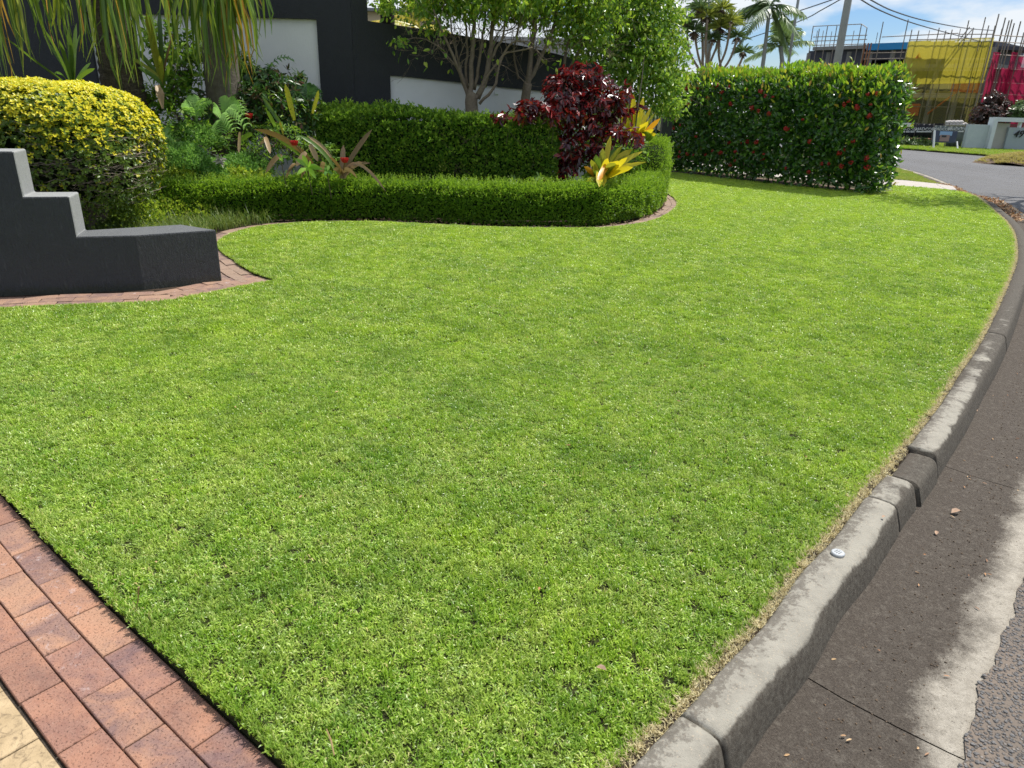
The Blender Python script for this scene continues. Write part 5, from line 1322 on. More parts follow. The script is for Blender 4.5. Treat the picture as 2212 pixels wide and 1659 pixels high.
sc *= np.clip(.55 + .9 * sinnoise(Q[:, 0] * 1.2, Q[:, 1], 2.3, 1), .08, 1.6)
k = rs.rand(len(Q)) < sc * .3; Q, O = Q[k], O[k]
Q = Q + O * (.05 + .1 * rs.rand(len(Q)))[:, None]
A = unit(O * .5 + [0, 0, .8] + rdir(len(Q)) * .7); N_ = unit(O + rdir(len(Q)) * .6)
o = leaves('new_leaves', Q, A, N_, .10 + .04 * rs.rand(len(Q)), .045, M_ixnew, th_, np.clip(rs.rand(len(Q)) ** 1.6, 0, 1), fold=.15); o['kind'] = 'stuff'
# upright sprigs on top
tb = TB(); Ps = []; As = []
Tt, Nt = rnormals(HP)
for i in range(170):
    j = rs.randint(0, len(HP)) if i < 110 else int(len(HP) * .72 + rs.normal(0, 2.2)); b0 = Vector((*(HP[j] + Nt[j] * rs.uniform(-.8, .1)), zth - .05)); hh = .08 + .22 * rs.rand() ** 2 + (.2 if i >= 110 else 0) * rs.rand()
    tb.tube([b0, b0 + Vector((rs.normal(0, .03), rs.normal(0, .03), hh))], [.006, .003], 4)
    for q in range(9):
        Ps.append(tuple(b0 + Vector((rs.normal(0, .02), rs.normal(0, .02), hh * (.3 + .7 * q / 8))))); a = rs.rand() * 6.28; As.append((math.cos(a), math.sin(a), .7))
tb.build('sprigs', M_twig, th_)['kind'] = 'stuff'
o = leaves('sprig_leaves', Ps, np.array(As), rdir(len(Ps)), .09, .035, M_ixnew, th_, rs.rand(len(Ps)) ** 1.7, fold=.15); o['kind'] = 'stuff'
tb = TB()
for i in range(15):
    u = (i + rs.rand()) / 15; j = int(u * (len(HP) - 1)); b0 = Vector((*(HP[j] - Nt[j] * .5 + rs.normal(0, .12, 2)), -.1)); a = rs.rand() * 6.28
    tb.tube([b0, b0 + Vector((rs.normal(0, .08), rs.normal(0, .08), .6)), b0 + Vector((rs.normal(0, .2), rs.normal(0, .2), 1.6))], [.025, .016, .008], 6)
tb.build('stems', M_bark, th_)['kind'] = 'stuff'
M_ixred = flat('red_petals', (.32, .02, .015), .6, .3, 60, .5)
def flowerhead(seed):
    q = np.random.RandomState(seed); P = []; F = []
    for i in range(26):
        d = q.normal(size=3); d /= np.linalg.norm(d); c = d * .045 * (q.rand() ** .3); a = np.cross(d, q.normal(size=3)); a /= np.linalg.norm(a); b_ = np.cross(d, a); s = .016
        k0 = len(P); P += [tuple(c - a * s), tuple(c - b_ * s), tuple(c + a * s), tuple(c + b_ * s)]; F.append((k0, k0 + 1, k0 + 2, k0 + 3))
    me = bpy.data.meshes.new('flower_cluster'); me.from_pydata(P, [], F); me.materials.append(M_ixred); return me
FH = [flowerhead(s) for s in range(4)]
Q, O = hedge_samples(HP, hp, 400, .10, -.05, 1.6); k = (Q[:, 2] > .3) & (Q[:, 2] < 2.05) & (O[:, 1] < .3)
Q, O = Q[k][:70], O[k][:70]
for i, (q, o_) in enumerate(zip(Q, O)):
    f = bpy.data.objects.new('flower_cluster', FH[i % 4]); f.location = inv(th_, (q + o_ * .03)[None])[0]; s = .8 + .8 * rs.rand(); f.scale = (s, s, s * .8); f.rotation_euler = tuple(rs.rand(3) * 6); link(f, th_)
bedh = polygon('hedge_bed', [tuple(HP[0] + Nt[0] * .15)] + [tuple(p + n__ * .12) for p, n__ in zip(HP, Nt)] + [(7.55, 14.9), (8.3, 15.4), (8.1, 16.2)] + [tuple(p - n__ * 1.1) for p, n__ in list(zip(HP, Nt))[::-1]], -.012, M_dirt); bedh['kind'] = 'structure'
# ------------------------------------------------------------------ driveway and verges beyond the hedge
M_slab = m_concrete('driveway_concrete', face=False)
M_slab2 = flat('pale_concrete', (.42, .38, .34), .9, .2, 6, .15, bump=.003)
dp = polygon('driveway', [(-2.0, 26.5), (2.2, 22.4), (4.6, 21.2), (5.6, 19.8), (6.9, 18.45), (8.35, 17.52), (9.08, 17.22), (9.76, 16.76), (10.0, 16.8), (10.42, 17.7), (10.35, 18.35), (9.94, 18.93), (9.1, 19.4), (8.3, 20.2), (6.8, 22.6), (4.5, 26.0), (2, 29)], -.02, M_slab2, skirt=.15); dp['kind'] = 'structure'
VER = [(10.37, 18.32), (9.94, 18.96), (9.13, 19.43), (8.33, 20.23), (6.83, 22.65), (4.5, 26.1), (2, 29.1), (-3, 40), (11.6, 43), (12.4, 36), (12.72, 30), (12.3, 25.2), (11.5, 21.9), (10.62, 19.25)]
vg = polygon('verge', VER, -.03, M_turfsoil, skirt=.1); vg['kind'] = 'structure'
def grass2(name, cols, tcol):
    m, t = newmat(name); b = NB(t); c = b.ramp(b.attr(), [(i / (len(cols) - 1), k_) for i, k_ in enumerate(cols)])
    c = b.mix(b.math('MULTIPLY', b.ramp(b.noise(b.pos(), .9, 4), [(.4, 0), (.6, 1)]), .6), c, (.40, .36, .10))
    b.out(c, .5, None, .3, b.mix(.5, c, tcol), .4); return m
M_vg = grass2('verge_blades', [(.10, .2, .03), (.2, .32, .04), (.38, .40, .1)], (.42, .56, .04))
C_v = coll('verge_tufts', [tuft(90, .09, .03, .06, .007, M_vg, 1.0, 70 + s) for s in range(4)])
x, y = jgrid(7, 13, 17, 32, .09); k = inpoly(x, y, VER) & (x > .40 * y); x, y = x[k], y[k]; n_ = len(x)
scatter('verge_grass', np.c_[x, y, np.full(n_, -.03)], spread(n_), np.ones((n_, 3)), C_v, M_vg)
# far side of the street
FV = [(12.0, 60), (17, 60), (17.6, 47), (19.65, 40.6), (21.1, 37), (22.45, 34.0), (24.5, 30.5), (30, 25), (60, 10), (120, 30), (120, 140), (-10, 140), (5, 60)]
fv = polygon('verge', FV[1:], -.05, M_turfsoil, skirt=.12); fv['kind'] = 'structure'
M_vg2 = grass2('far_verge_blades', [(.12, .26, .02), (.2, .36, .03), (.3, .44, .05)], (.45, .62, .03))
C_v2 = coll('far_verge_tufts', [tuft(70, .2, .05, .09, .016, M_vg2, 1.0, 90 + s) for s in range(3)])
x, y = jgrid(16, 36, 24, 56, .2); k = inpoly(x, y, FV[1:]) & (x < .8 * y + 2); x, y = x[k], y[k]; n_ = len(x)
scatter('verge_grass', np.c_[x, y, np.full(n_, -.05)], spread(n_), np.ones((n_, 3)), C_v2, M_vg2)
# dry mound at the street corner, right edge of the picture
mc = Vector(G(2225, 352, -.05)); tb = []
P = []; nr, na_ = 8, 28
for i in range(nr):
    for j in range(na_):
        a = 6.283 * j / na_; rr = (i / (nr - 1)) * (1 + .12 * math.sin(a * 3)); P.append((mc.x + 2.0 * rr * math.cos(a), mc.y + 1.7 * rr * math.sin(a), -.13 + .42 * (1 - rr * rr) + .03 * math.sin(a * 5 + i)))
npmesh('dry_mound', P, grid_faces(nr, na_, True), M_dirt, smooth=True)['kind'] = 'structure'
M_dg = grass2('dry_blades', [(.3, .26, .08), (.45, .38, .12), (.5, .42, .18)], (.5, .45, .1))
C_d = coll('dry_tufts', [tuft(70, .14, .05, .11, .012, M_dg, 1.0, 110 + s) for s in range(3)])
n_ = 420; a = rs.rand(n_) * 6.283; rr = rs.rand(n_) ** .5 * .92
scatter('dry_grass', np.c_[mc.x + 2.0 * rr * np.cos(a), mc.y + 1.7 * rr * np.sin(a), -.13 + .42 * (1 - rr ** 2)], spread(n_), np.ones((n_, 3)), C_d, M_dg)
# fallen leaves swept along the street edge
M_fall = leafmat('fallen_leaf', [(.22, .09, .03), (.42, .2, .08), (.55, .38, .2), (.3, .16, .08)], (.4, .2, .05), .1, .6)
kk = (KERB[:, 1] > 12.5) & (KERB[:, 1] < 19.5); Pk = np.repeat(KERB[kk], 9, 0); Nk = np.repeat(Nn[kk], 9, 0); n_ = len(Pk)
k = rs.rand(n_) < np.interp(Pk[:, 1], [12.5, 14, 16.5, 18.2, 19.5], [.25, .35, 1, 1, .2])
P = (Pk + Nk * (.28 + .28 * rs.rand(n_)[:, None] ** 1.3))[k]; m_ = len(P)
o = leaves('leaf_litter', np.c_[P, np.full(m_, -.12) + .03 * rs.rand(m_)], unit(rdir(m_) * [1, 1, .3]), unit(rdir(m_) * .4 + [0, 0, 1]), .06, .03, M_fall); o['kind'] = 'stuff'
for (px, py, L, rot, lab, zz) in [(2055, 1108, .05, .3, 'pale pink fallen leaf on the dirt below the broken kerb', -.128), (1288, 1440, .034, -.6, 'curled tan leaf lying on the near lawn', .004), (2022, 1155, .028, 1.0, 'small cream leaf on the gutter dirt nearest the broken kerb', -.13), (870, 462, .16, .1, 'brown curled leaf on the edging below the low hedge', -.03), (1905, 1118, .02, .5, 'tiny pink leaf on the kerb top', .004), (2107, 890, .035, .9, 'pale leaf in the gutter by the long kerb', -.128)]:
    c = VV(px, py, G(px, py, zz)[1]); o_ = leaf_arrays(np.array([c]), np.array([[math.cos(rot), math.sin(rot), .15]]), np.array([[0, 0, 1.0]]), L, L * .55, fold=.35)
    l_ = npmesh('fallen_leaf', o_[0], o_[1], flat('pale_fallen_leaf', (.42, .29, .2) if L < .1 else (.3, .17, .08), .8, nscale=40), None); tag(l_, lab, 'leaf', 'single fallen leaves')
tb = TB(); c = VV(715, 1600, G(715, 1600, .01)[1]); tb.tube([VV(705, 1575, G(705, 1575, .01)[1]), c, VV(722, 1632, G(722, 1632, .01)[1])], [.0015, .0025, .0015], 5)
tag(tb.build('twig', M_btan), 'short straw-coloured twig on the near lawn', 'twig')
tb = TB(); tb.tube([VV(292, 1322, G(292, 1322, -.02)[1]), VV(298, 1300, G(298, 1300, .02)[1] - .0), VV(300, 1268, G(292, 1322, 0)[1] + .01)], [.001, .0015, .003], 4)
tag(tb.build('seed_stalk', M_btan), 'thin pale seed stalk at the lawn edge over the pavers', 'twig')
kq_ = [(rs.uniform(-1.6, 3.6), rs.uniform(1.6, 7)) for i in range(70)]; Q = np.array([(a_, b_, .0) for a_, b_ in kq_ if inb(a_, b_, LAWN)])
o = leaves('leaf_litter', Q, unit(rdir(len(Q)) * [1, 1, .15]), unit(rdir(len(Q)) * .5 + [0, 0, 1]), .012 + .016 * rs.rand(len(Q)), .008, M_fall); o['kind'] = 'stuff'
kq_ = np.repeat(KERB[(KERB[:, 1] > .9) & (KERB[:, 1] < 7)], 2, 0)[rs.permutation(380)[:110]]; Tq, Nq = rnormals(KERB); jq = rs.randint(20, 330, 110); Q = np.c_[KERB[jq] + Nq[jq] * (.2 + .36 * rs.rand(110)[:, None]), np.full(110, -.13)]
o = leaves('leaf_litter', Q, unit(rdir(110) * [1, 1, .15]), unit(rdir(110) * .5 + [0, 0, 1]), .01 + .014 * rs.rand(110), .006, M_fall); o['kind'] = 'stuff'
# survey marker
c = Vector(G(1810, 1195, .004)); sm = thing('survey_marker', 'small round grey metal survey disc on the kerb', 'marker', tuple(c), rot=.6)
M_metal = flat('marker_metal', (.38, .40, .41), .45, .5, 60, .12, metal=.3)
P = [(0, 0, .006)] + [(.021 * math.cos(a), .021 * math.sin(a), .0055) for a in np.linspace(0, 6.283, 24, endpoint=False)] + [(.024 * math.cos(a), .024 * math.sin(a), .003) for a in np.linspace(0, 6.283, 24, endpoint=False)] + [(.024 * math.cos(a), .024 * math.sin(a), -.004) for a in np.linspace(0, 6.283, 24, endpoint=False)]
F = [(0, 1 + i, 1 + (i + 1) % 24) for i in range(24)] + [(1 + i, 25 + i, 25 + (i + 1) % 24, 1 + (i + 1) % 24) for i in range(24)] + [(25 + i, 49 + i, 49 + (i + 1) % 24, 25 + (i + 1) % 24) for i in range(24)]
npmesh('disc', P, F, M_metal, sm, world=False)
for i in range(3): bm_ = TB(); bm_.box((0, -.008 + .008 * i, .0065), (.026 - .006 * abs(i - 1), .0022, .001)); bm_.build('marking', flat('marker_ink', (.14, .15, .16), .6), None).parent = sm

# ------------------------------------------------------------------ far palms, poles, wires
M_pole = flat('pole_concrete', (.28, .29, .28), .8, .2, 8, .15)
def pole(label, top, bot, Y, r, name='power_pole'):
    a = VV(*bot, Y); b_ = VV(*top, Y); x_ = (a.x + b_.x) / 2
    th_ = thing(name, label, 'pole', (x_, Y, -.3)); tb = TB(); tb.tube([(x_, Y, -.3), (x_, Y, b_.z + 3.5)], [r * 1.15, r * .8], 14); tb.build('shaft', M_pole, th_, smooth=True); return x_, b_.z
pole('thick grey pole rising behind the flowering hedge', (1832, 0), (1809, 133), 22, .105)
pole('thinner grey pole left of the thick one', (1723, 0), (1705, 133), 30, .055)
pole('short thin grey post between the far spiky tree stems', (1521, 96), (1517, 140), 32, .06, 'thin_post')
M_wire = flat('wire', (.05, .05, .055), .6)
for i, (pts, lab) in enumerate([([(1592, 55, 40), (1690, 34, 36), (1796, 0, 32), (1850, -22, 30)], 'lower left overhead wire crossing behind the palms'), ([(1580, 95, 44), (1721, 48, 36), (1770, 24, 33), (1813, 0, 31), (1850, -20, 30)], 'second left overhead wire running up to the thick pole'),
                                ([(1832, -20, 22), (1861, 0, 24), (1900, 22, 27), (1960, 46, 32), (2028, 66, 40), (2120, 90, 52)], 'thick overhead wire from the thick pole to the scaffolding'), ([(1840, -24, 22), (1881, 0, 24), (1930, 24, 28), (2000, 45, 34), (2087, 61, 44), (2150, 66, 54)], 'upper overhead wire running right above the scaffolding')]):
    P = [VV(*p) for p in pts]; tb = TB(); C_ = catmull([tuple(p) for p in P], 1.0); tb.tube(C_, .022, 5)
    tag(tb.build('overhead_wire', M_wire), lab, 'wire', 'overhead wires')
M_fp = leafmat('far_palm_leaf', [(.05, .1, .03), (.09, .16, .05), (.16, .24, .08)], (.2, .3, .08), .3, .4)
M_fp2 = leafmat('far_palm_pale', [(.10, .16, .05), (.16, .24, .08), (.26, .34, .14)], (.3, .42, .14), .35, .4)
def feather(parent, c, d, L, droop, mat, w=.032, ll=.5, n=26):
    c = Vector(c); d = Vector(d).normalized(); tb = TB()
    def pt(u): return c + d * L * u + Vector((0, 0, -droop * L * u * u))
    tb.tube([pt(i / 8) for i in range(9)], [.03 * (1 - .8 * i / 8) for i in range(9)], 4)
    sd_ = d.cross(Vector((0, 0, 1))).normalized()
    for i in range(n):
        u = .12 + .86 * i / n; p = pt(u); ax = (pt(u + .02) - p).normalized(); l_ = ll * math.sin(math.pi * min(.97, u * .85 + .1)) ** .5
        for sg in (-1, 1):
            e = (sd_ * sg + ax * .6 + Vector((0, 0, -.35 + rs.normal(0, .1)))).normalized(); tb.ribbon([p, p + e * l_ * .55, p + e * l_ + Vector((0, 0, -l_ * .25))], [w * .5, w, w * .1], ax, .1, rs.rand())
    tb.build('frond', mat, parent)
def fpalm(label, base, crown, Y, dirs, L, r, mat, droop=.35, ll=.5, group='palms beyond the flowering hedge', n=22):
    b0 = VV(*base, Y); c = VV(*crown, Y); th_ = thing('palm', label, 'palm', (b0.x, Y, -.3), group)
    tb = TB(); tb.tube([(b0.x, Y, -.3), b0, b0.lerp(c, .5), c], [r * 1.2, r, r * .85, r * .9], 10); tb.build('trunk', M_pole, th_, smooth=True)
    for (dx, dz) in dirs: feather(th_, c, (dx, rs.normal(0, .6), dz), L, droop, mat, ll=ll, n=n)
fpalm('tall palm with dark drooping crown at the top edge', (1650, 125), (1663, 14), 28, [(-1, .15), (-1, -.2), (-.8, .5), (.9, .3), (1, -.05), (.8, -.3), (-.4, .8), (.4, .8), (0, .3), (-.6, -.5), (.5, -.5)], 1.35, .07, M_fp, .5)
fpalm('lower pale palm behind the hedge between the poles', (1690, 135), (1686, 100), 34, [(-1, .3), (-.7, .7), (-.3, 1), (.1, 1), (.6, .7), (.9, .45), (1, .2), (-1, -.1), (-.2, .9), (.3, 1)], 1.45, .10, M_fp2, .3, .45)
fpalm('feathery palm top peeking behind the spiky trees at the top', (1530, 120), (1530, 4), 38, [(-1, .1), (1, .1), (-.6, .5), (.6, .5), (0, 1), (-.9, -.3), (.9, -.3), (.3, -.6), (-.3, -.6)], 1.8, .12, M_fp, .5)
# spiky pandanus-like trees
M_pskirt = leafmat('dead_skirt', [(.06, .045, .03), (.14, .1, .06), (.22, .16, .1)], (.15, .1, .05), .2, .7)
M_pnew = leafmat('spiky_leaf', [(.10, .15, .03), (.22, .28, .05), (.42, .44, .08)], (.45, .5, .06), .35, .4)
pd = thing('spiky_tree', 'many-branched spiky tree with yellow-green heads and dead brown skirts', 'tree', (V(1545, 130, 26)[0], 26, -.3)); tb = TB()
heads = [(1500, 68, .42), (1528, 36, .45), (1556, 60, .45), (1578, 46, .42), (1592, 80, .35), (1484, 50, .36), (1606, 112, .3), (1514, 18, .4), (1560, 20, .4), (1540, 84, .3)]
root = VV(1532, 185, 26)
for (px, py, s_) in heads:
    h = VV(px, py + 6, 26 + rs.normal(0, .3)); m1 = root.lerp(h, .3) + Vector(((h.x - root.x) * .15 + rs.normal(0, .12), 0, -.1)); m2 = root.lerp(h, .65) + Vector(((h.x - root.x) * .2 + rs.normal(0, .1), 0, -.12))
    tb.tube(catmull([tuple(root + Vector((rs.normal(0, .15), 0, 0))), tuple(m1), tuple(m2), tuple(h)], .15), .038, 7)
tb.build('trunk', M_bark2, pd, smooth=True)
for (px, py, s_) in heads:
    h = VV(px, py, 26); n_ = 120; D = rdir(n_); D[:, 2] = np.abs(D[:, 2]) * .9 + .05; o = leaves('leaf_head', np.tile(h, (n_, 1)) + D * .05, D, rdir(n_), s_ * 1.2 * (.6 + .6 * rs.rand(n_)), .032, M_pnew if rs.rand() < .6 else M_fp, pd, droop=.3, kind='oval'); o['kind'] = 'stuff'
    n_ = 60; D = rdir(n_) * [.8, .8, 1]; D[:, 2] = -np.abs(D[:, 2]) * 1.2 - .4; o = leaves('dead_skirt', np.tile(h, (n_, 1)), D, rdir(n_), s_ * .75 * (.5 + .6 * rs.rand(n_)), .04, M_pskirt, pd, kind='oval'); o['kind'] = 'stuff'
# things beyond the curved wall
hs_ = thing('house', 'cream house glimpsed in the slot above the curved wall', 'house', (V(810, 40, 28)[0], 28, -.3)); M_cream2 = flat('cream_wall', (.62, .5, .38), .8, .2, 3, .08)
xa, xb = V(770, 30, 28)[0], V(900, 30, 28)[0]
bx('wall', xa, xb, 28, 34, -.3, V(810, 26, 28)[2], M_cream2, hs_); bx('roof', xa - .4, xb + .4, 27.6, 34.4, V(810, 26, 28)[2], V(810, 20, 28)[2], flat('grey_roof', (.2, .2, .21), .7), hs_)
tp = thing('palm', 'dark palm trunk standing against the sky behind the curved wall', 'palm', (V(830, 40, 13.6)[0], 13.6, -.1)); tb = TB(); xx = V(831, 40, 13.6)[0]
tb.tube([(xx, 13.9, -.1), (xx, 13.9, 2.5), (xx - .02, 13.9, 5.5)], [.16, .125, .12], 14); tb.build('trunk', flat('black_trunk', (.02, .017, .014), .9, .1, 30, .5, bump=.01), tp, smooth=True)
gp = thing('golden_palm', 'golden-leaved palm glowing behind the curved wall', 'palm', (V(900, 60, 15.5)[0], 15.5, -.1))
M_gpl = leafmat('golden_palm_leaf', [(.3, .34, .03), (.5, .46, .04), (.62, .40, .05)], (.75, .65, .03), .45, .4)
for (dx, dz) in ((-.8, .3), (-.3, .3), (.3, .25), (.8, .2), (1, .0), (-1, 0), (0, .6), (.6, -.1), (-.6, -.1)): feather(gp, V(905, 62, 17.0), (dx, rs.normal(0, .5), dz), 1.3, .3, M_gpl, w=.03, ll=.42, n=26)
tb = TB(); cg = VV(905, 62, 17.0); tb.tube([(cg.x, 17, -.1), cg], .07, 8); tb.build('trunk', M_bark, gp)
nb = thing('neighbour_roof', 'grey flat roof line seen behind the fanning stems', 'building', (V(1140, 90, 36)[0], 36, -.3)); M_nr = flat('grey_cladding', (.30, .30, .31), .7, .2, 4, .1)
xa, xb = V(1060, 90, 36)[0], V(1235, 90, 36)[0]; bx('wall', xa, xb, 36, 44, -.3, V(1140, 80, 36)[2], M_nr, nb)

# ------------------------------------------------------------------ building under construction
M_blue = flat('blue_membrane', (.03, .24, .55), .6, .3, 2, .08)
M_bdark = flat('dark_cladding', (.055, .055, .075), .6, .3, 3, .3)
M_slabg = flat('grey_slab', (.26, .25, .25), .8, .2, 3, .12)
M_steel = flat('scaffold_steel', (.22, .18, .15), .6, .4, 5, .3, metal=.2)
M_rust = flat('rusty_steel', (.3, .13, .06), .7, .3, 6, .3)
bl = thing('unfinished_building', 'unfinished building with blue roof edge wrapped in scaffolding', 'building', (V(1950, 200, 56)[0], 56, -.3))
def fz(px, py, Y): return VV(px, py, Y)
def quadbox(name, a, b_, z0, z1, depth, mat, parent):
    a = Vector(a); b_ = Vector(b_); d = (b_ - a); d.z = 0; nrm = Vector((-d.y, d.x, 0)).normalized() * depth
    if nrm.y < 0: nrm = -nrm
    return prism(name, [(a.x, a.y), (b_.x, b_.y), (b_.x + nrm.x, b_.y + nrm.y), (a.x + nrm.x, a.y + nrm.y)][::1], z0, z1, mat, parent)
YL, YR = 62, 52
def Yat(px): 
    # facade line between the two ends
    xl, xr = V(1748, 150, YL)[0], V(2148, 150, YR)[0]; k_ = (px - 1106) / 1534
    t_ = np.linspace(-.2, 1.4, 400); X_ = xl + (xr - xl) * t_; Y_ = YL + (YR - YL) * t_
    pxs = [1106 + 1534 * x_ / y_ * .97 for x_, y_ in zip(X_, Y_)]
    # true projection through V: compare x at that depth
    e = [abs(V(px, 150, y_)[0] - x_) for x_, y_ in zip(X_, Y_)]
    return Y_[int(np.argmin(e))]
A0, A1, A2, A3 = [fz(p, 150, Yat(p)) for p in (1748, 1863, 1964, 2148)]
zr = V(1800, 99, Yat(1800))[2]; zr2 = V(1910, 92, Yat(1910))[2]
quadbox('roof_slab', A0, A1, zr - .25, zr, 8, M_slabg, bl); quadbox('blue_fascia', A1, A2, zr2 - .45, zr2, 8, M_blue, bl)
off = Vector((0, .6, 0))
quadbox('wall', A0 + off, A1 + off, zr - 1.5, zr - .25, 7, M_bdark, bl); quadbox('wall', A1 + off, A2 + off, zr2 - 1.1, zr2 - .45, 7, M_bdark, bl)
quadbox('floor_slab', A0 + off * .5, A3 + off * .5, zr2 - 1.75, zr2 - 1.45, 7, M_slabg, bl); quadbox('wall', A0 + off * 2.5, A3 + off * 2.5, zr2 - 3.2, zr2 - 1.75, 5, M_bdark, bl)
quadbox('floor_slab', A0 + off * .5, A3 + off * .5, .6 + 2.2, .6 + 2.5, 7, M_slabg, bl)
quadbox('wall', A2 + off, A3 + off, zr2 - 1.4, zr2 - .1, 6, M_bdark, bl)
quadbox('wall', A0 + off * 2, A3 + off * 2, -.3, 2.8, 5, M_bdark, bl)
for i in range(9):
    q = A0.lerp(A3, i / 8) + off; tb = TB(); tb.box((q.x, q.y, (zr - .5) / 2), (.25, .25, zr - .3)); tb.build('column', M_slabg, bl)
sc_ = thing('scaffold', 'steel scaffolding round the unfinished building', 'scaffold', (A2.x, A2.y - 1, -.3))
fr = Vector((0, -1.1, 0)); pm = {}
def spole(a, b_, r=.035, mat=M_steel, name='pole'):
    tb = TB(); tb.tube([a, b_], r, 5); tb.build(name, mat, sc_)
tops = [(1757, 56), (1770, 62), (1788, 55), (1808, 56), (1828, 54), (1861, 52), (1873, 60), (1908, 47), (1962, 42), (1970, 64), (1985, 66), (2029, 60), (2043, 66), (2057, 64), (2093, 44), (2103, 60), (2129, 37), (2136, 55)]
for (px, py) in tops:
    Y = Yat(px) - 1.1; t_ = VV(px, py, Y); spole((t_.x, Y, -.1), t_)
for (px, py) in ((1766, 66), (1779, 66), (1797, 68), (1845, 66), (1896, 70), (2008, 66), (2075, 62)):
    Y = Yat(px) + 1.5; t_ = VV(px, py, Y); spole((t_.x, Y, zr), t_, .025)
def led(p0, p1, y_off=-1.1, r=.03, mat=M_steel): spole(VV(p0[0], p0[1], Yat(p0[0]) + y_off), VV(p1[0], p1[1], Yat(p1[0]) + y_off), r, mat, 'ledger')
for a, b_ in (((1757, 57), (1861, 52)), ((1757, 80), (1873, 76)), ((1757, 89), (1873, 85)), ((1757, 98), (1873, 95)), ((1905, 80), (1964, 77)), ((1964, 77), (2070, 72)), ((2070, 74), (2148, 74)), ((1964, 86), (2148, 82)), ((1866, 115), (1960, 113)), ((1866, 128), (1960, 126)), ((1861, 52), (1873, 60))): led(a, b_)
for a, b_ in (((1964, 128), (2148, 128)), ((1964, 152), (2140, 152)), ((1960, 175), (2134, 175)), ((1950, 204), (2128, 204)), ((1945, 230), (2120, 232))): led(a, b_, -1.0)
led((2010, 162), (2095, 58), -.9); led((2016, 158), (2100, 64), -.9)
for px in (1862, 1869, 1875): 
    Y = Yat(px) - 1.3; spole((V(px, 130, Y)[0], Y, 0), (V(px, 130, Y)[0], Y, zr), .05, M_rust, 'pole')
# safety netting
def m_net(name, c, a):
    m, t = newmat(name); b = NB(t); p = b.pos()
    tr = b.n('BsdfTransparent'); df = b.n('BsdfDiffuse'); tl = b.n('BsdfTranslucent')
    cc = b.mix(b.noise(p, .8, 4), [x_ * .85 for x_ in c], c); b.l(cc, df.inputs[0]); b.l(cc, tl.inputs[0])
    m1 = b.n('MixShader'); m1.inputs[0].default_value = .55; b.l(df.outputs[0], m1.inputs[1]); b.l(tl.outputs[0], m1.inputs[2])
    m2 = b.n('MixShader'); m2.inputs[0].default_value = a; b.l(tr.outputs[0], m2.inputs[1]); b.l(m1.outputs[0], m2.inputs[2])
    o = b.n('OutputMaterial'); b.l(m2.outputs[0], o.inputs[0]); return m
M_net = m_net('sunlit_net', (.66, .56, .06), .66); M_netshade = m_net('shaded_net', (.34, .30, .07), .36); M_net2 = m_net('red_net', (.42, .02, .08), .78)  # yellow netting: sun above and shade below painted as two colours
def netpanel(name, tl_, tr_, br_, bl_, mat, wob=.06, nx=14, nz=18):
    P = []
    for i in range(nx):
        for j in range(nz):
            u, v = i / (nx - 1), j / (nz - 1); p = (Vector(tl_) * (1 - u) + Vector(tr_) * u) * (1 - v) + (Vector(bl_) * (1 - u) + Vector(br_) * u) * v
            p = p + Vector((0, wob * (noise.noise(Vector((u * 5, v * 4, 2))) + .5 * math.sin(u * 14)), 0)); P.append(tuple(p))
    return npmesh(name, P, grid_faces(nx, nz), mat, sc_, smooth=True)
yo = -1.35
def NP(px, py): Y = Yat(px) + yo; return VV(px, py, Y)
def fixcol(px, ptop, pbot):      # a vertical edge at one place
    t_ = NP(px, ptop); zb_ = V(px, pbot, t_.y)[2]; return t_, Vector((t_.x, t_.y, zb_))
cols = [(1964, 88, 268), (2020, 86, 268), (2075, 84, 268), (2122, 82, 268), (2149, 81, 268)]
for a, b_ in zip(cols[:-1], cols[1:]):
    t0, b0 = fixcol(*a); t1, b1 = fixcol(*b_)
    k_ = .52; m0 = t0.lerp(b0, k_); m1 = t1.lerp(b1, k_); netpanel('net', t0, t1, m1, m0, M_net, nz=12); netpanel('net', m0 + Vector((0, .1, .15)), m1 + Vector((0, .1, .15)), b1, b0, M_netshade, nz=12)  # upper half in the sunlit colour, lower half in the painted shade
M_or = flat('orange_board', (.6, .12, .04), .7, .2, 3, .1); M_yl = flat('pale_board', (.72, .62, .3), .7, .2, 3, .1)
def board(px0, px1, py0, py1, mat, yo_=-.75, name='board'):
    a = VV(px0, py0, Yat(px0) + yo_); b_ = VV(px1, py0, Yat(px1) + yo_); z0 = V(px0, py1, a.y)[2]
    quadbox(name, a, b_, z0, a.z, .08, mat, sc_)
board(1925, 1988, 223, 248, M_or); board(2058, 2092, 174, 199, M_or); board(2092, 2122, 176, 201, M_or); board(2012, 2058, 178, 193, M_yl); board(1962, 2010, 90, 148, M_yl); board(2010, 2062, 90, 128, M_yl)
tb = TB(); tb.tube([VV(2003, 246, Yat(2003) - .8), VV(2070, 196, Yat(2070) - .8)], .07, 5); tb.build('brace', M_or, sc_)
tb = TB(); q = VV(1985, 120, Yat(1985) - 1.45); tb.add([(q.x - .2, q.y, q.z - .18), (q.x + .2, q.y, q.z - .18), (q.x, q.y, q.z + .2), (q.x - .2, q.y + .02, q.z - .18), (q.x + .2, q.y + .02, q.z - .18), (q.x, q.y + .02, q.z + .2)], [(0, 1, 2), (3, 5, 4), (0, 3, 4, 1), (1, 4, 5, 2), (2, 5, 3, 0)])
tb.build('warning_sign', M_or, sc_)
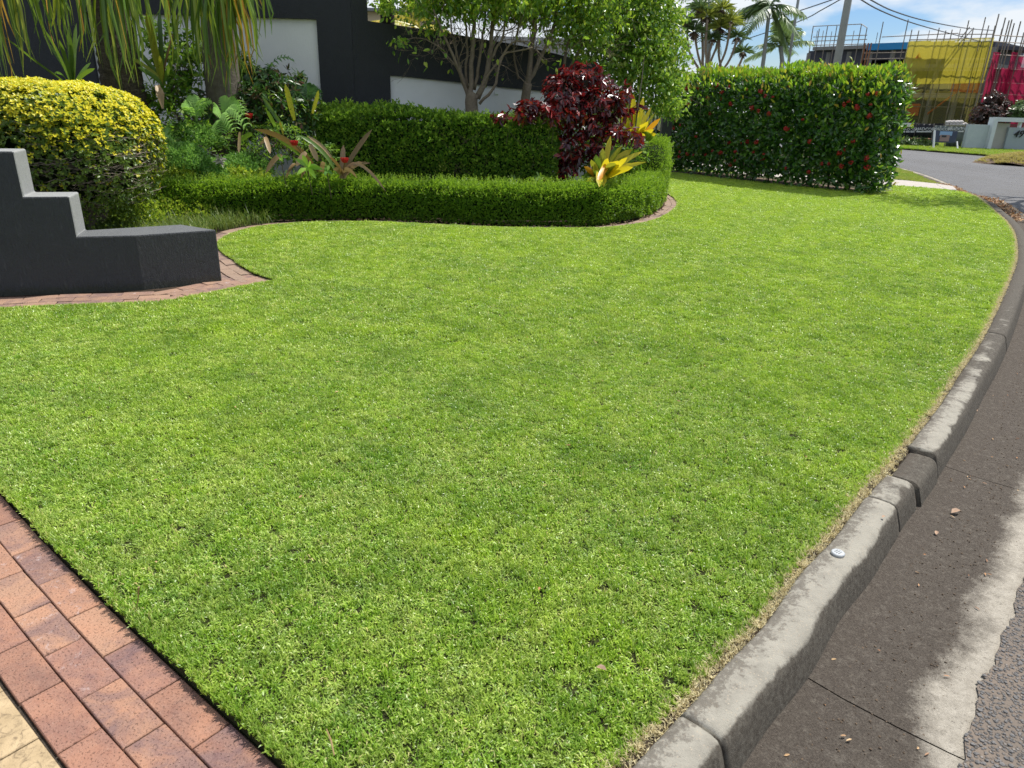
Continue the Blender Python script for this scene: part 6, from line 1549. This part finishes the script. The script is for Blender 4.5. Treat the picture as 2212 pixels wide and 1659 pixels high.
# second scaffold with red netting on the right
s2 = thing('scaffold', 'scaffolding hung with torn dark red netting at the right edge', 'scaffold', (V(2190, 200, 50)[0], 50, -.3)); sc_old = sc_; sc_ = s2
for (px, py, dY) in ((2158, 30, 1), (2150, 55, 0), (2165, 62, 1.5), (2172, 38, .5), (2180, 44, 2), (2186, 42, 0), (2191, 50, 1.5), (2205, 46, .5), (2212, 70, 0), (2222, 50, 1)):
    Y = 50 + dY; t_ = VV(px, py, Y); spole((t_.x, Y, -.1), t_, .04)
for py in (78, 92, 120, 150, 180, 205, 230): spole(VV(2146, py - 2, 50), VV(2240, py + 3, 50), .03, M_steel, 'ledger')
t0, b0 = VV(2150, 106, 49.8), None
def rn(px0, px1, pt, pb):
    a = VV(px0, pt, 49.8); b_ = VV(px1, pt + 2, 49.8); z0 = V(px0, pb, 49.8)[2]; netpanel('net', a, b_, (b_.x, b_.y, z0), (a.x, a.y, z0), M_net2, .12)
rn(2146, 2163, 112, 268); rn(2163, 2186, 146, 268); rn(2186, 2200, 112, 268); rn(2200, 2240, 122, 268)
sc_ = sc_old
bx('floor_slab', V(2150, 100, 53)[0], V(2260, 100, 53)[0], 53, 58, V(2180, 108, 53)[2], V(2180, 100, 53)[2], M_bdark, bl)
bx('wall', V(2150, 100, 54)[0], V(2260, 100, 54)[0], 54, 57, -.3, V(2180, 150, 54)[2], flat('red_brown_wall', (.2, .05, .06), .8), bl)

# ------------------------------------------------------------------ fence banners, sign board, number wall
def text(body, loc, size, mat, parent, rot=0.0, name='lettering', shear=0.0, extrude=.004, align='CENTER'):
    cu = bpy.data.curves.new(name, 'FONT'); cu.body = body; cu.size = size; cu.align_x = align; cu.align_y = 'CENTER'; cu.extrude = extrude; cu.shear = shear
    cu.materials.append(mat); o = bpy.data.objects.new(name, cu); o.rotation_euler = (R(90), 0, rot)
    o.location = inv(parent, np.array([loc]))[0]; COL.objects.link(o); bpy.context.view_layer.update(); me = bpy.data.meshes.new_from_object(o); me.materials.clear(); me.materials.append(mat); o2 = bpy.data.objects.new(name, me); o2.location = o.location; o2.rotation_euler = o.rotation_euler; bpy.data.objects.remove(o); return link(o2, parent)
M_wt = flat('white_print', (.7, .7, .7), .6); M_blk = flat('black_banner', (.018, .018, .022), .6, .3, 4, .4); M_gb = flat('grey_green_banner', (.12, .14, .13), .7, .2, 4, .2)
def yf(px): return np.interp(px, [1900, 2090], [43.6, 41.7])
fe = thing('site_fence', 'site fence hung with black banners printed SHADCON', 'fence', (V(1990, 300, 42.5)[0], 42.5, -.1))
def banner(px0, px1, pt, pb, mat, word, tx, ty, size, line=None):
    a = VV(px0, pt, yf(px0)); b_ = VV(px1, pt, yf(px1)); z0 = V(px0, pb, a.y)[2]; d = b_ - a; rot = math.atan2(d.y, d.x)
    nrm = Vector((d.y, -d.x, 0)).normalized(); n__ = 16; P = []
    for i in range(n__):
        for z in (a.z, (a.z + z0) / 2, z0):
            q = a + d * (i / (n__ - 1)); P.append((q.x + nrm.x * .03 * math.sin(i * 1.3 + z), q.y + nrm.y * .03 * math.sin(i * 1.3 + z), z))
    o = npmesh('banner', P, grid_faces(n__, 3), mat, fe, smooth=True)
    md = o.modifiers.new('t', 'SOLIDIFY'); md.thickness = .01; md.offset = 1 if True else -1
    if word:
        c = VV(tx, ty, yf(tx)) + nrm * .07; text(word, tuple(c), size, M_wt, fe, rot)
        if line: tb = TB(); ax = d.normalized(); tb.box(c + Vector((0, 0, -size * .62)), (line, .008, .05), (ax, nrm, Vector((0, 0, 1)))); tb.build('printed_line', M_wt, fe)
banner(1912, 1948, 264, 302, M_gb, 'CON', 1931, 281, .30)
banner(1950, 1980, 264, 297, M_blk, 'SHADCON', 1964, 280, .19, .6)
banner(1981, 2018, 267, 297, M_blk, 'SHADCON', 1997, 279, .215, .75)
banner(2019, 2051, 271, 300, M_gb, 'SHADCON', 2034, 279, .19, .6)
banner(2052, 2086, 273, 316, M_gb, 'SHADCON', 2069, 279, .20, .6)
for px in (1911, 1949, 1980.5, 2018.5, 2051.5, 2087):
    a = VV(px, 266, yf(px) + .06); tb = TB(); tb.tube([(a.x, a.y, -.1), a], .03, 6); tb.build('post', M_steel, fe)
a = VV(1949, 299, yf(1949) + .05); b_ = VV(2018, 301, yf(2018) + .05); tb = TB(); tb.tube([a, b_], .05, 5); tb.build('rail', M_rust, fe)
a = VV(1964, 270, yf(1964) - .12); tb = TB(); tb.box(a, (.5, .02, .2)); tb.build('white_notice', M_wt, fe)
# A-frame board
sb = thing('sign_board', 'picture board leaning on white legs on the far verge', 'sign', (V(2043, 313, 40.6)[0], 40.6, -.05))
a = VV(2018, 282, 40.4); b_ = VV(2070, 282, 40.4); z0 = V(2044, 308, 40.4)[2]
tb = TB(); tb.box(((a.x + b_.x) / 2, 40.42, (a.z + z0) / 2), (b_.x - a.x, .04, a.z - z0)); tb.build('board', flat('print_navy', (.05, .06, .11), .5), sb)
W_ = b_.x - a.x; H_ = a.z - z0
def patch(nm, u0, u1, v0, v1, col, dy): tb = TB(); tb.box((a.x + W_ * (u0 + u1) / 2, 40.395 - dy, a.z - H_ * (v0 + v1) / 2), (W_ * (u1 - u0), .006, H_ * (v1 - v0))); tb.build(nm, flat('print_' + nm, col, .5, nscale=3, amt=.15), sb)
patch('sky_print', .26, .78, .04, .4, (.25, .38, .6), 0); patch('house_print', .3, .7, .34, .9, (.30, .2, .2), .007); patch('window_print', .36, .56, .38, .55, (.03, .03, .04), .014)
tb = TB(); tb.tube([VV(2019, 282, 40.3), (V(2012, 310, 40.3)[0], 40.0, -.05)], .06, 6); tb.build('leg', M_wt, sb); tb = TB(); tb.tube([VV(2067, 306, 40.3), (V(2063, 316, 40.3)[0], 40.0, -.05)], .04, 6); tb.build('leg', M_wt, sb)
sk = thing('bag_stack', 'pile of pale bags on top of the fence near the pale wall', 'bags', V(2066, 270, 42.4))
P_ = []
for i in range(9):
    c = VV(2049 + 8.2 * (i % 5), 269 - 5 * (i // 5), 42.5); import bmesh as _b; bm = _b.new(); _b.ops.create_icosphere(bm, subdivisions=2, radius=.17)
    for v in bm.verts: v.co = Vector((v.co.x * 1.1, v.co.y * .9, v.co.z * .6)) + Vector(noise.noise_vector(v.co * 6)) * .05 + c - Vector(sk.location)
    me = bpy.data.meshes.new('bag'); bm.to_mesh(me); bm.free(); me.materials.append(flat('pale_bag', (.5, .46, .43), .7, nscale=6)); link(bpy.data.objects.new('bag', me), sk)
M_pale = m_render('pale_wall_render', (.40, .46, .48), (.55, .60, .61), .4); M_pale2 = m_render('white_wall_render', (.58, .62, .64), (.66, .7, .72), .3); M_g49 = m_render('grey_gate_paint', (.30, .345, .38), (.33, .375, .41), .2)
nw = thing('number_wall', 'pale front wall with entry frame and the number 49', 'wall', (V(2150, 318, 41)[0], 41, -.1))
def wq(name, px0, px1, pt, mat, Y0, th=.25, zb_=-.1):
    a = VV(px0, 300, Y0); b_ = VV(px1, 300, Y0); zt = V((px0 + px1) / 2, pt, Y0)[2]; return bx(name, a.x, b_.x, Y0, Y0 + th, zb_, zt, mat, nw)
wq('wall', 2086, 2138, 269, M_pale, 41.2)
wq('pier', 2138, 2146, 253, M_pale2, 40.9, .5)
z_l = V(2170, 263, 40.9)[2]; z_h = V(2170, 253.5, 40.9)[2]; bx('lintel', V(2146, 300, 40.9)[0] + .005, V(2210, 300, 40.9)[0], 40.9, 41.4, z_l, z_h, M_pale2, nw)
wq('entry_door', 2146.3, 2174, 266, flat('cream_door', (.42, .40, .37), .7, .2, 3, .1), 41.25, .1)
wq('gate_panel', 2174.3, 2250, 276, M_g49, 41.05, .15); wq('post', 2194, 2199, 264, M_pale2, 41.22, .15)
text('49', tuple(VV(2200, 290, 41.0)), .52, M_blk, nw, 0, 'house_number', extrude=.02, shear=.25)
# bushes by the number wall
sprays('dark_bush', 'dark reddish bush behind the pale wall', [(2130, 245, 44, 1.0, .6), (2150, 235, 44.5, .9, .6), (2145, 218, 44.5, .7, .5), (2118, 258, 44, .6, .3), (2168, 248, 44, .6, .4)], 2600, .2, .11, leafmat('dark_red_leaf', [(.02, .02, .015), (.05, .03, .02), (.12, .04, .03)], (.1, .05, .03), .25, .3), per=5, tr=.03)
sprays('green_bush', 'green bush at the right edge behind the number wall', [(2205, 243, 43.5, .7, .4), (2216, 228, 44, .6, .4)], 1200, .2, .1, M_fp, per=5, tr=.03)
sprays('verge_shrub', 'low weedy growth under the site banners', [(1925, 308, 42.9, 1.0, .25), (1960, 308, 42.8, 1.0, .3), (1995, 308, 42.6, .8, .25)], 1500, .25, .06, M_fp, per=5, twig=False)

# street tree just right of the frame that dapples the lawn corner
stx = thing('street_tree', 'street tree on the verge by the road, mostly beyond the right edge', 'tree', (13.2, 17.2, -.1))
tb = TB(); tips = []
tb.tube([(13.2, 17.2, -.2), (13.25, 17.2, 1.6), (13.1, 17.3, 3.0)], [.16, .13, .11], 10)
for i in range(9): twiggy(tb, (13.1, 17.3, 2.4 + .12 * i), (rs.normal(0, 1), rs.normal(0, 1), .8), 1.4, .05, 1, tips)
for i in range(4): tb.tube(catmull([(13.1, 17.3, 2.8), (12.6, 16.9, 4.2), (11.4 + .3 * i, 16 - .3 * i, 5.1 + .2 * i), (10.2 + .6 * i, 15.2 + .4 * i, 5.5)], .2), .05, 6)
tb.build('trunk', M_bark, stx, smooth=True)
n_ = 2600; cl = np.array([(9.9 + 3.2 * rs.rand(), 14.9 + 1.9 * rs.rand(), 4.75 + 1.3 * rs.rand()) for i in range(26)]); Q = cl[rs.randint(0, 26, n_)] + rs.normal(0, .28, (n_, 3))
o = leaves('crown', Q, rdir(n_), rdir(n_), .12, .07, M_t2, stx); o['kind'] = 'stuff'
